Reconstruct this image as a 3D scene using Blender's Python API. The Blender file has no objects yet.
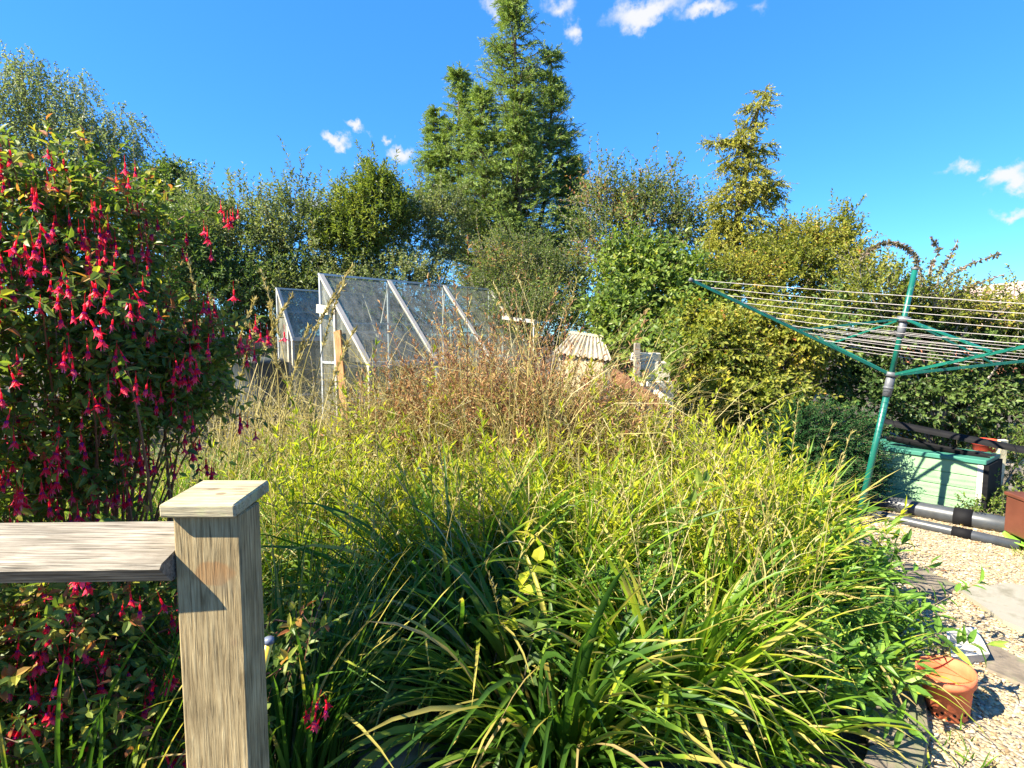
import bpy, math, random
import numpy as np
rng = np.random.default_rng(7)
random.seed(7)
sc = bpy.context.scene
C = sc.collection
PI = math.pi
R_ = math.radians

# ------------------------------------------------------------------ camera
F = 568.0
PITCH = R_(4.93)
H = 1.8
cam_d = bpy.data.cameras.new('camera')
cam = bpy.data.objects.new('camera', cam_d); C.objects.link(cam)
cam.location = (0, 0, H)
cam.rotation_euler = (PI/2 - PITCH, 0, 0)
cam_d.sensor_width = 36; cam_d.lens = 36*F/1024
cam_d.clip_start = 0.02; cam_d.clip_end = 2000
sc.camera = cam
cP, sP = math.cos(PITCH), math.sin(PITCH)
def ray(px, py):
    a = (px-512)/F; b = (384-py)/F
    return np.array([a, cP + b*sP, -sP + b*cP])
def P(px, py, Y):
    d = ray(px, py); return np.array([0, 0, H]) + d*(Y/d[1])
def G(px, py, z=0.0):
    d = ray(px, py); t = (z-H)/d[2]; return np.array([0, 0, H]) + d*t

# ------------------------------------------------------------------ geometry containers
class Geo:
    def __init__(s): s.V = []; s.F = []; s.R = []; s.n = 0
    def add(s, V, F, mi=0, rnd=None, smooth=False):
        V = np.asarray(V, float).reshape(-1, 3)
        if rnd is None: rnd = np.full(len(V), 0.5)
        rnd = np.broadcast_to(np.asarray(rnd, float), (len(V),))
        s.V.append(V); s.R.append(rnd)
        if not isinstance(F, list) or (F and not isinstance(F[0], np.ndarray)):
            groups = {}
            for f in F: groups.setdefault(len(f), []).append(f)
            F = [np.array(g) for g in groups.values()]
        for f in F: s.F.append((f + s.n, mi, smooth))
        s.n += len(V); return s
ORG = {}
def link_mesh(name, g, mats, parent=None, org=None):
    V = np.concatenate(g.V); R = np.concatenate(g.R)
    if org is None: org = ORG.get(parent.name, (0, 0, 0)) if parent else (0, 0, 0)
    V = V - np.asarray(org)
    me = bpy.data.meshes.new(name)
    me.vertices.add(len(V)); me.vertices.foreach_set('co', V.astype(np.float32).ravel())
    idx = []; tot = []; mi = []; sm = []
    for f, m, s in g.F:
        idx.append(f.ravel()); tot.append(np.full(len(f), f.shape[1])); mi.append(np.full(len(f), m)); sm.append(np.full(len(f), s))
    idx = np.concatenate(idx); tot = np.concatenate(tot); mi = np.concatenate(mi); sm = np.concatenate(sm)
    me.loops.add(len(idx)); me.loops.foreach_set('vertex_index', idx.astype(np.int32))
    me.polygons.add(len(tot))
    me.polygons.foreach_set('loop_start', (np.cumsum(tot)-tot).astype(np.int32))
    me.polygons.foreach_set('loop_total', tot.astype(np.int32))
    me.polygons.foreach_set('material_index', mi.astype(np.int32))
    me.polygons.foreach_set('use_smooth', sm.astype(bool))
    at = me.attributes.new('rnd', 'FLOAT', 'POINT'); at.data.foreach_set('value', R.astype(np.float32))
    me.update(calc_edges=True)
    for m in (mats if isinstance(mats, (list, tuple)) else [mats]): me.materials.append(m)
    o = bpy.data.objects.new(name, me); C.objects.link(o)
    if parent: o.parent = parent; ORG[o.name] = ORG.get(parent.name, (0, 0, 0))
    else:
        o.location = org; ORG[o.name] = tuple(org)
    return o
def thing(name, label, cat, loc, group=None):
    o = bpy.data.objects.new(name, None); C.objects.link(o); o.location = loc
    o.empty_display_size = 0.1
    o['label'] = label; o['category'] = cat
    if group: o['group'] = group
    ORG[o.name] = tuple(float(v) for v in loc); return o
def tag(o, label, cat, group=None, kind=None):
    o['label'] = label; o['category'] = cat
    if group: o['group'] = group
    if kind: o['kind'] = kind
    return o

def nz(v): return v/np.maximum(np.linalg.norm(v, axis=-1, keepdims=True), 1e-9)
def box_arr(x0, x1, y0, y1, z0, z1):
    V = np.array([[x0,y0,z0],[x1,y0,z0],[x1,y1,z0],[x0,y1,z0],[x0,y0,z1],[x1,y0,z1],[x1,y1,z1],[x0,y1,z1]], float)
    Fc = [(0,3,2,1),(4,5,6,7),(0,1,5,4),(1,2,6,5),(2,3,7,6),(3,0,4,7)]
    return V, Fc
def add_box(g, x0, x1, y0, y1, z0, z1, mi=0, M=None, rnd=None, bev=0.0):
    if bev > 0:
        # chamfered box: 24 verts
        V = []; 
        for sx in (0,1):
            for sy in (0,1):
                for sz in (0,1):
                    X = (x0, x1)[sx]; Yv = (y0, y1)[sy]; Z = (z0, z1)[sz]
                    ix = X + (bev if sx == 0 else -bev); iy = Yv + (bev if sy == 0 else -bev); iz = Z + (bev if sz == 0 else -bev)
                    V += [[X, iy, iz], [ix, Yv, iz], [ix, iy, Z]]
        def k(sx, sy, sz, a): return (sx*4+sy*2+sz)*3 + a
        Fc = [(k(0,0,0,0),k(0,0,1,0),k(0,1,1,0),k(0,1,0,0)), (k(1,0,0,0),k(1,1,0,0),k(1,1,1,0),k(1,0,1,0)),
              (k(0,0,0,1),k(1,0,0,1),k(1,0,1,1),k(0,0,1,1)), (k(0,1,0,1),k(0,1,1,1),k(1,1,1,1),k(1,1,0,1)),
              (k(0,0,0,2),k(0,1,0,2),k(1,1,0,2),k(1,0,0,2)), (k(0,0,1,2),k(1,0,1,2),k(1,1,1,2),k(0,1,1,2))]
        for sy in (0,1):
            for sz in (0,1): Fc.append((k(0,sy,sz,1),k(1,sy,sz,1),k(1,sy,sz,2),k(0,sy,sz,2)))
        for sx in (0,1):
            for sz in (0,1): Fc.append((k(sx,0,sz,0),k(sx,1,sz,0),k(sx,1,sz,2),k(sx,0,sz,2)))
            for sy in (0,1): Fc.append((k(sx,sy,0,0),k(sx,sy,1,0),k(sx,sy,1,1),k(sx,sy,0,1)))
        for sx in (0,1):
            for sy in (0,1):
                for sz in (0,1): Fc.append((k(sx,sy,sz,0),k(sx,sy,sz,1),k(sx,sy,sz,2)))
        V = np.array(V, float)
    else:
        V, Fc = box_arr(x0, x1, y0, y1, z0, z1)
    if M is not None: V = V @ M[0].T + M[1]
    g.add(V, Fc, mi, rnd)
def add_bar(g, a, b, w, h, mi=0, up=(0,0,1), rnd=None, bev=0.0):
    """rectangular bar from a to b: w across, h along up"""
    a = np.array(a, float); b = np.array(b, float); L = np.linalg.norm(b-a)
    t = (b-a)/L; u = np.array(up, float); s = np.cross(t, u); s /= np.linalg.norm(s); u = np.cross(s, t)
    M = np.stack([t, s, u], 1)
    add_box(g, 0, L, -w/2, w/2, -h/2, h/2, mi, (M, a), rnd, bev)
def tubes(g, Pth, Rad, sides=4, mi=0, rnd=None, cap=True):
    """Pth (n,k,3) Rad (n,k)"""
    Pth = np.asarray(Pth, float); Rad = np.asarray(Rad, float)
    if Pth.ndim == 2: Pth = Pth[None]; Rad = np.broadcast_to(Rad, Pth.shape[1:2])[None]
    n, k, _ = Pth.shape; Rad = np.broadcast_to(Rad, (n, k))
    T = nz(np.gradient(Pth, axis=1))
    up = np.where(np.abs(T[:, :1, 2:3]) > 0.85, np.array([1., 0.1, 0]), np.array([0, 0, 1.]))
    S = nz(np.cross(T, np.broadcast_to(up, T.shape))); U = np.cross(S, T)
    an = np.arange(sides)*2*PI/sides
    V = Pth[:, :, None] + Rad[:, :, None, None]*(np.cos(an)[None, None, :, None]*S[:, :, None] + np.sin(an)[None, None, :, None]*U[:, :, None])
    base = np.arange(n)[:, None, None]*k*sides; i = np.arange(k-1)[None, :, None]*sides; j = np.arange(sides)[None, None]; j2 = (j+1) % sides
    Fq = np.stack([base+i+j, base+i+j2, base+i+sides+j2, base+i+sides+j], -1).reshape(-1, 4)
    Fl = [Fq]
    if cap and sides > 2:
        b0 = (np.arange(n)*k*sides)[:, None]
        Fl.append(b0 + np.arange(sides)[::-1][None]); Fl.append(b0 + (k-1)*sides + np.arange(sides)[None])
    if rnd is not None: rnd = np.repeat(np.broadcast_to(rnd, (n,)), k*sides)
    g.add(V.reshape(-1, 3), Fl, mi, rnd, smooth=sides > 5)
def seg(g, a, b, r, sides=10, mi=0, r2=None):
    p = np.linspace(a, b, 3); tubes(g, p, np.linspace(r, r2 if r2 is not None else r, 3), sides, mi)
def leaves(g, B, D, N, L, W, rnd, mi=0, detail=0, fold=0.25, droop=0.15):
    """B base, D direction, N normal: (n,3). Folded leaf blades"""
    n = len(B); D = nz(D); S = nz(np.cross(D, N)); N = np.cross(S, D)
    L = np.broadcast_to(L, (n,))[:, None]; W = np.broadcast_to(W, (n,))[:, None]
    if detail == 0:
        mid = B + D*L*0.42; up = N*W*fold
        V = np.stack([B, mid+S*W/2+up, B+D*L-N*L*droop, mid-S*W/2+up], 1).reshape(-1, 3)
        b = (np.arange(n)*4)[:, None]
        Fs = np.concatenate([b+np.array([[0, 1, 2]]), b+np.array([[0, 2, 3]])])
        k = 4
    else:
        up = N*W*fold
        m1 = B + D*L*0.28; m2 = B + D*L*0.66 - N*L*droop*0.4; tip = B + D*L - N*L*droop
        V = np.stack([B, m1+S*W*.46+up, m2+S*W*.40+up*.8, tip, m2-S*W*.40+up*.8, m1-S*W*.46+up, m1, m2], 1).reshape(-1, 3)
        b = (np.arange(n)*8)[:, None]; k = 8
        Fs = [b+np.array([[0, 1, 6]]), b+np.array([[0, 6, 5]]), b+np.array([[7, 2, 3]]), b+np.array([[7, 3, 4]])]
        Fs = [np.concatenate(Fs), np.concatenate([b+np.array([[6, 1, 2, 7]]), b+np.array([[6, 7, 4, 5]])])]
        g.add(V, Fs, mi, np.repeat(rnd, k)); return
    g.add(V, [Fs], mi, np.repeat(rnd, k))
def ribbons(g, B, az, L, W, e0, bend, rnd, k=8, mi=0, fold=0.18, pw=1.6, twist=0.5, kink=None):
    """arching strap leaves. all arrays (n,) ; B (n,3)"""
    n = len(B); s = np.linspace(0, 1, k)[None]
    e = e0[:, None] - bend[:, None]*s**pw
    if kink is not None: e = e - kink[:, None]*(s > kink_pos(n))
    ds = (L/(k-1))[:, None]
    az2 = az[:, None] + rng.normal(0, .25, (n, 1))*s
    dx = np.cos(e)*np.cos(az2)*ds; dy = np.cos(e)*np.sin(az2)*ds; dz = np.sin(e)*ds
    Pp = np.zeros((n, k, 3))
    Pp[:, 1:, 0] = np.cumsum(dx, 1)[:, :-1]; Pp[:, 1:, 1] = np.cumsum(dy, 1)[:, :-1]; Pp[:, 1:, 2] = np.cumsum(dz, 1)[:, :-1]
    Pp += B[:, None]
    Pp[:, :, 2] = np.maximum(Pp[:, :, 2], 0.02 + 0.02*rng.random((n, 1)))
    w = W[:, None]*np.clip(np.minimum(0.45+s*2.2, (1-s)**0.6*1.35), 0.0, 1)
    tw = rng.normal(0, twist, (n, 1))*s + rng.normal(0, .25, (n, 1))
    T = nz(np.gradient(Pp, axis=1)); up = np.array([0, 0, 1.])
    h = np.stack([-np.sin(az2), np.cos(az2), 0*az2], -1)
    Nn = nz(np.cross(h, T)); S = h*np.cos(tw)[..., None] + Nn*np.sin(tw)[..., None]; N2 = np.cross(S, T)
    V = np.stack([Pp - S*w[..., None]/2, Pp + N2*w[..., None]*fold, Pp + S*w[..., None]/2], 2)   # n,k,3,3
    base = (np.arange(n)*k*3)[:, None, None]; i = (np.arange(k-1)*3)[None, :, None]; j = np.arange(2)[None, None]
    Fq = np.stack([base+i+j, base+i+j+1, base+i+3+j+1, base+i+3+j], -1).reshape(-1, 4)
    rr = rnd[:, None]*np.ones((1, k)); tipm = (rng.random(n) < .38)[:, None]*(s > rng.uniform(.6, .97, (n, 1))); rr = np.where(tipm, np.maximum(rr, .97), rr); rr = np.repeat(rr.ravel(), 3)
    g.add(V.reshape(-1, 3), [Fq], mi, rr, smooth=True)
    return Pp
def kink_pos(n): return rng.uniform(.45, .8, (n, 1))

# ------------------------------------------------------------------ materials
def new_mat(name):
    m = bpy.data.materials.new(name); m.use_nodes = True; nt = m.node_tree
    return m, nt, nt.nodes['Principled BSDF'], nt.nodes['Material Output']
def nd(nt, t, **kw):
    n = nt.nodes.new(t)
    for k, v in kw.items(): setattr(n, k, v)
    return n
def ramp(nt, stops, interp='LINEAR'):
    r = nd(nt, 'ShaderNodeValToRGB'); r.color_ramp.interpolation = interp
    el = r.color_ramp.elements
    while len(el) < len(stops): el.new(0.5)
    for e, (p, c) in zip(el, stops): e.position = p; e.color = (*c, 1)
    return r
def leaf_mat(name, stops, rough=0.45, tr=0.35, spec=0.4, trc=(1.15, 1.2, .5)):
    m, nt, b, out = new_mat(name)
    a = nd(nt, 'ShaderNodeAttribute', attribute_name='rnd')
    r = ramp(nt, stops); nt.links.new(a.outputs['Fac'], r.inputs[0])
    geo = nd(nt, 'ShaderNodeTexCoord'); no = nd(nt, 'ShaderNodeTexNoise'); no.inputs['Scale'].default_value = 9; no.inputs['Detail'].default_value = 3
    nt.links.new(geo.outputs['Object'], no.inputs['Vector'])
    mr = nd(nt, 'ShaderNodeMapRange'); mr.inputs[1].default_value = .3; mr.inputs[2].default_value = .7; mr.inputs[3].default_value = .75; mr.inputs[4].default_value = 1.25
    nt.links.new(no.outputs['Fac'], mr.inputs[0])
    mul = nd(nt, 'ShaderNodeVectorMath', operation='SCALE'); nt.links.new(r.outputs[0], mul.inputs[0]); nt.links.new(mr.outputs[0], mul.inputs['Scale'])
    nt.links.new(mul.outputs[0], b.inputs['Base Color']); b.inputs['Roughness'].default_value = rough
    b.inputs['Specular IOR Level'].default_value = spec
    tr = tr*1.25; b.inputs['Specular IOR Level'].default_value = spec*.5; b.inputs['Roughness'].default_value = rough+.08
    t = nd(nt, 'ShaderNodeBsdfTranslucent'); m2 = nd(nt, 'ShaderNodeVectorMath', operation='MULTIPLY'); m2.inputs[1].default_value = trc
    nt.links.new(mul.outputs[0], m2.inputs[0]); nt.links.new(m2.outputs[0], t.inputs['Color'])
    mx = nd(nt, 'ShaderNodeMixShader'); mx.inputs[0].default_value = tr
    nt.links.new(b.outputs[0], mx.inputs[1]); nt.links.new(t.outputs[0], mx.inputs[2]); nt.links.new(mx.outputs[0], out.inputs[0])
    return m
def plain_mat(name, col, rough=0.5, metal=0.0, var=0.25, scale=12, bump=0.0, bscale=60, spec=0.5, dirt=None, dscale=4, dlo=.5, dhi=.65):
    m, nt, b, out = new_mat(name)
    tc = nd(nt, 'ShaderNodeTexCoord'); no = nd(nt, 'ShaderNodeTexNoise'); no.inputs['Scale'].default_value = scale; no.inputs['Detail'].default_value = 6
    nt.links.new(tc.outputs['Object'], no.inputs['Vector'])
    r = ramp(nt, [(0.3, tuple(c*(1-var) for c in col)), (0.7, tuple(min(1, c*(1+var)) for c in col))])
    nt.links.new(no.outputs['Fac'], r.inputs[0]); src = r.outputs[0]
    if dirt:
        n2 = nd(nt, 'ShaderNodeTexNoise'); n2.inputs['Scale'].default_value = dscale; n2.inputs['Detail'].default_value = 8; n2.inputs['Roughness'].default_value = .65
        nt.links.new(tc.outputs['Object'], n2.inputs['Vector'])
        mr = nd(nt, 'ShaderNodeMapRange'); mr.inputs[1].default_value = dlo; mr.inputs[2].default_value = dhi; nt.links.new(n2.outputs['Fac'], mr.inputs[0])
        mx = nd(nt, 'ShaderNodeMix', data_type='RGBA'); nt.links.new(mr.outputs[0], mx.inputs[0]); nt.links.new(src, mx.inputs[6]); mx.inputs[7].default_value = (*dirt, 1); src = mx.outputs[2]
    nt.links.new(src, b.inputs['Base Color']); b.inputs['Roughness'].default_value = rough; b.inputs['Metallic'].default_value = metal
    b.inputs['Specular IOR Level'].default_value = spec
    if bump:
        n3 = nd(nt, 'ShaderNodeTexNoise'); n3.inputs['Scale'].default_value = bscale; n3.inputs['Detail'].default_value = 5; nt.links.new(tc.outputs['Object'], n3.inputs['Vector'])
        bp = nd(nt, 'ShaderNodeBump'); bp.inputs['Strength'].default_value = bump; bp.inputs['Distance'].default_value = .01
        nt.links.new(n3.outputs['Fac'], bp.inputs['Height']); nt.links.new(bp.outputs[0], b.inputs['Normal'])
    return m
def wood_mat(name, c1, c2, c3, axis=2, scale=1.0, stain_shade=None, lichen=None, knot=None, bump=.6):
    m, nt, b, out = new_mat(name); L = nt.links.new
    tc = nd(nt, 'ShaderNodeTexCoord'); mp = nd(nt, 'ShaderNodeMapping'); L(tc.outputs['Object'], mp.inputs[0])
    s = [130*scale]*3; s[axis] = 7*scale; mp.inputs['Scale'].default_value = s
    no = nd(nt, 'ShaderNodeTexNoise'); no.inputs['Scale'].default_value = 1.6; no.inputs['Detail'].default_value = 8; no.inputs['Roughness'].default_value = .62; no.inputs['Distortion'].default_value = .6
    L(mp.outputs[0], no.inputs['Vector'])
    r = ramp(nt, [(0.3, c1), (0.5, c2), (0.72, c3)]); L(no.outputs['Fac'], r.inputs[0])
    n2 = nd(nt, 'ShaderNodeTexNoise'); n2.inputs['Scale'].default_value = 14*scale; n2.inputs['Detail'].default_value = 6; L(tc.outputs['Object'], n2.inputs['Vector'])
    mr = nd(nt, 'ShaderNodeMapRange'); mr.inputs[1].default_value = .3; mr.inputs[2].default_value = .7; mr.inputs[3].default_value = .72; mr.inputs[4].default_value = 1.2; L(n2.outputs['Fac'], mr.inputs[0])
    mul = nd(nt, 'ShaderNodeVectorMath', operation='SCALE'); L(r.outputs[0], mul.inputs[0]); L(mr.outputs[0], mul.inputs['Scale'])
    src = mul.outputs[0]
    mp2 = nd(nt, 'ShaderNodeMapping'); L(tc.outputs['Object'], mp2.inputs[0]); s2 = [420*scale]*3; s2[axis] = 11*scale; mp2.inputs['Scale'].default_value = s2
    nf = nd(nt, 'ShaderNodeTexNoise'); nf.inputs['Scale'].default_value = 1.0; nf.inputs['Detail'].default_value = 5; L(mp2.outputs[0], nf.inputs['Vector'])
    mc = nd(nt, 'ShaderNodeMapRange'); mc.inputs[1].default_value = .34; mc.inputs[2].default_value = .42; mc.inputs[3].default_value = .35; mc.inputs[4].default_value = 1.06; L(nf.outputs['Fac'], mc.inputs[0])
    mul2 = nd(nt, 'ShaderNodeVectorMath', operation='SCALE'); L(src, mul2.inputs[0]); L(mc.outputs[0], mul2.inputs['Scale']); src = mul2.outputs[0]
    def spot(src, col, c, rad, soft):
        sub = nd(nt, 'ShaderNodeVectorMath', operation='SUBTRACT'); sub.inputs[1].default_value = c; L(tc.outputs['Object'], sub.inputs[0])
        dv = nd(nt, 'ShaderNodeVectorMath', operation='DIVIDE'); dv.inputs[1].default_value = rad; L(sub.outputs[0], dv.inputs[0])
        # distort
        ns = nd(nt, 'ShaderNodeTexNoise'); ns.inputs['Scale'].default_value = 25; L(tc.outputs['Object'], ns.inputs['Vector'])
        ln = nd(nt, 'ShaderNodeVectorMath', operation='LENGTH'); L(dv.outputs[0], ln.inputs[0])
        ad = nd(nt, 'ShaderNodeMath', operation='ADD'); L(ln.outputs['Value'], ad.inputs[0]); L(ns.outputs['Fac'], ad.inputs[1])
        m2 = nd(nt, 'ShaderNodeMapRange'); m2.inputs[1].default_value = 1.5; m2.inputs[2].default_value = 1.5-soft; m2.inputs[3].default_value = 0; m2.inputs[4].default_value = .6
        L(ad.outputs[0], m2.inputs[0])
        mx = nd(nt, 'ShaderNodeMix', data_type='RGBA'); L(m2.outputs[0], mx.inputs[0]); L(src, mx.inputs[6]); mx.inputs[7].default_value = (*col, 1)
        return mx.outputs[2]
    for st in (stain_shade or []): src = spot(src, *st)
    if lichen:
        n4 = nd(nt, 'ShaderNodeTexNoise'); n4.inputs['Scale'].default_value = 30; n4.inputs['Detail'].default_value = 7; L(tc.outputs['Object'], n4.inputs['Vector'])
        m3 = nd(nt, 'ShaderNodeMapRange'); m3.inputs[1].default_value = .5; m3.inputs[2].default_value = .7; m3.inputs[4].default_value = .75; L(n4.outputs['Fac'], m3.inputs[0])
        mx = nd(nt, 'ShaderNodeMix', data_type='RGBA'); L(m3.outputs[0], mx.inputs[0]); L(src, mx.inputs[6]); mx.inputs[7].default_value = (*lichen, 1); src = mx.outputs[2]
    L(src, b.inputs['Base Color']); b.inputs['Roughness'].default_value = .85; b.inputs['Specular IOR Level'].default_value = .2
    bp = nd(nt, 'ShaderNodeBump'); bp.inputs['Strength'].default_value = bump; bp.inputs['Distance'].default_value = .004
    L(no.outputs['Fac'], bp.inputs['Height']); L(bp.outputs[0], b.inputs['Normal'])
    return m

# foliage palettes (linear)
M = {}
M['spruce'] = leaf_mat('spruce_needles', [(0, (.09,.15,.04)), (.4, (.18,.26,.065)), (.8, (.29,.37,.09)), (1, (.38,.45,.14))], .5, .25)
M['birch'] = leaf_mat('birch_leaves', [(0, (.11,.15,.06)), (.5, (.25,.30,.13)), (1, (.42,.45,.23))], .4, .3, .5)
M['grey_shrub'] = leaf_mat('greygreen_leaves', [(0, (.06,.095,.03)), (.5, (.17,.21,.075)), (.9, (.30,.32,.15)), (1, (.34,.28,.16))], .4, .3, .5)
M['laurel'] = leaf_mat('bright_leaves', [(0, (.06,.10,.02)), (.5, (.17,.22,.04)), (1, (.32,.33,.07))], .35, .35, .5)
M['hawthorn'] = leaf_mat('mixed_leaves', [(0, (.04,.075,.018)), (.5, (.14,.19,.05)), (.75, (.26,.26,.09)), (.9, (.34,.18,.09)), (1, (.40,.13,.08))], .4, .35, .5)
M['bramble'] = leaf_mat('bramble_leaves', [(0, (.045,.09,.018)), (.5, (.13,.20,.035)), (.85, (.25,.31,.055)), (1, (.36,.32,.07))], .35, .35, .5)
M['golden'] = leaf_mat('golden_foliage', [(0, (.10,.12,.02)), (.4, (.24,.25,.04)), (.8, (.38,.36,.06)), (1, (.38,.28,.09))], .5, .25, .3)
M['hedge'] = leaf_mat('hedge_leaves', [(0, (.07,.11,.015)), (.4, (.19,.22,.03)), (.8, (.36,.33,.05)), (.95, (.42,.27,.06)), (1, (.38,.14,.05))], .4, .35, .5)
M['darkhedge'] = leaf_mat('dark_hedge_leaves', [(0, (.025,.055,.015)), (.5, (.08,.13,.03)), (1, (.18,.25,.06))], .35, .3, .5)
M['yew'] = leaf_mat('yew_needles', [(0, (.012,.045,.014)), (.6, (.028,.085,.024)), (1, (.07,.16,.04))], .6, .15, .15)
M['fuchsia'] = leaf_mat('fuchsia_leaves', [(0, (.04,.075,.02)), (.45, (.09,.155,.03)), (.75, (.19,.24,.045)), (.9, (.42,.38,.05)), (1, (.36,.13,.05))], .35, .35, .5)
M['strap_shaded'] = leaf_mat('shaded_strap_leaves', [(0, (.03,.08,.014)), (.5, (.075,.16,.02)), (.85, (.17,.26,.03)), (.95, (.36,.34,.04)), (1, (.40,.30,.13))], .32, .35, .5)  # darker greens for clumps in shade, the shade put into the leaf colour
M['strap_sunlit'] = leaf_mat('sunlit_strap_leaves', [(0, (.06,.135,.014)), (.45, (.14,.25,.02)), (.78, (.25,.36,.028)), (.92, (.44,.44,.04)), (1, (.46,.35,.14))], .32, .38, .5)  # brighter copy for clumps in the sun, sunlight put into the leaf colour
M['yellow'] = leaf_mat('yellowing_leaves', [(0, (.13,.20,.02)), (.4, (.32,.38,.025)), (.8, (.54,.52,.04)), (.94, (.55,.44,.10)), (1, (.40,.24,.10))], .4, .4, .4)
M['broad'] = leaf_mat('lance_leaves', [(0, (.04,.10,.018)), (.5, (.13,.26,.035)), (.9, (.25,.39,.06)), (1, (.42,.40,.06))], .35, .35, .5)
M['straw'] = leaf_mat('dry_grass', [(0, (.20,.15,.05)), (.35, (.34,.30,.09)), (.7, (.48,.41,.17)), (1, (.58,.50,.27))], .6, .3, .3, (1.1, 1, .7))
M['deadbrown'] = leaf_mat('dry_brown_leaves', [(0, (.16,.075,.035)), (.4, (.32,.17,.08)), (.7, (.44,.29,.14)), (.88, (.40,.36,.10)), (1, (.26,.32,.05))], .7, .25, .2, (1.1, 1, .7))
M['bark'] = plain_mat('bark', (.10,.075,.05), .9, var=.4, scale=20, bump=.5)
M['twig'] = plain_mat('twig_bark', (.13,.10,.06), .8, var=.3, scale=20)
M['twig_grey'] = plain_mat('grey_twig_bark', (.24,.20,.16), .8, var=.3, scale=20)
M['redtwig'] = plain_mat('red_twig', (.17,.06,.03), .6, var=.3, scale=20)
M['sepal'] = leaf_mat('fuchsia_sepals', [(0, (.62,.006,.02)), (.6, (.85,.018,.055)), (1, (.92,.09,.16))], .35, .35, .4, (1.1, .8, 1))
M['petal'] = leaf_mat('fuchsia_petals', [(0, (.22,.008,.16)), (1, (.42,.02,.28))], .4, .35, .4, (1.1, .8, 1))
M['stamen'] = plain_mat('fuchsia_stamens', (.85,.12,.25), .5, var=.1)

# ------------------------------------------------------------------ vegetation builders
def randunit(n):
    v = rng.normal(size=(n, 3)); return nz(v)
def clump(px, py, Y, rx, ry, ry3=None, w=1.0):
    c = P(px, py, Y); s = Y/F
    return (c, np.array([rx*s, (ry3 if ry3 else rx*s*0.8), ry*s]), w)
def twig_leaves(gl, gt, S0, D0, TL, per, LL, LW, bend_up=0.0, sag=0.1, k=5, ang=0.9, detail=0, rad=.003, hue=None, upn=.6, tstart=.12, twigs=True, droop=.15):
    n = len(S0); t = np.linspace(0, 1, k)
    side = randunit(n)*.25
    TLc = TL[:, None, None]
    path = S0[:, None] + D0[:, None]*TLc*t[None, :, None] + side[:, None]*TLc*(t**2)[None, :, None] + np.array([0, 0, 1.])*(TLc*(bend_up-sag)*(t**2)[None, :, None])
    if twigs: tubes(gt, path, np.linspace(rad, rad*.35, k)[None]*np.ones((n, 1)), 3, 0, cap=False)
    m = per
    tt = np.linspace(tstart, 1.0, m)[None] + rng.uniform(-.03, .03, (n, m)); tt = np.clip(tt, 0, 1)
    pos = S0[:, None] + D0[:, None]*TLc*tt[..., None] + side[:, None]*TLc*(tt**2)[..., None] + np.array([0, 0, 1.])*(TLc*(bend_up-sag)*(tt**2)[..., None])
    T = nz(np.repeat(D0[:, None], m, 1) + side[:, None]*2*tt[..., None] + np.array([0, 0, 1.])*2*(bend_up-sag)*tt[..., None])
    a = nz(np.cross(T, np.array([.13, .21, .97]))); b = np.cross(T, a)
    ph = (np.arange(m)*2.4)[None] + rng.uniform(0, 6.28, (n, 1)) + rng.normal(0, .4, (n, m))
    rad_d = a*np.cos(ph)[..., None] + b*np.sin(ph)[..., None]
    an = (ang + rng.normal(0, .2, (n, m)))*(1 - .5*(tt > .93))
    D = T*np.cos(an)[..., None] + rad_d*np.sin(an)[..., None]
    Nn = T*.6 + np.array([-.25, -.12, upn]) + rng.normal(0, .45, (n, m, 3))
    Ls = LL*rng.uniform(.65, 1.2, (n, m)); Ws = LW*rng.uniform(.7, 1.2, (n, m))
    r = rng.random((n, m))
    if hue is not None: r = np.clip(r*.55 + hue[:, None]*.45 + rng.normal(0, .03, (n, m)), 0, 1)
    leaves(gl, pos.reshape(-1, 3), D.reshape(-1, 3), Nn.reshape(-1, 3), Ls.ravel(), Ws.ravel(), r.ravel(), 0, detail, droop=droop)
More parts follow.
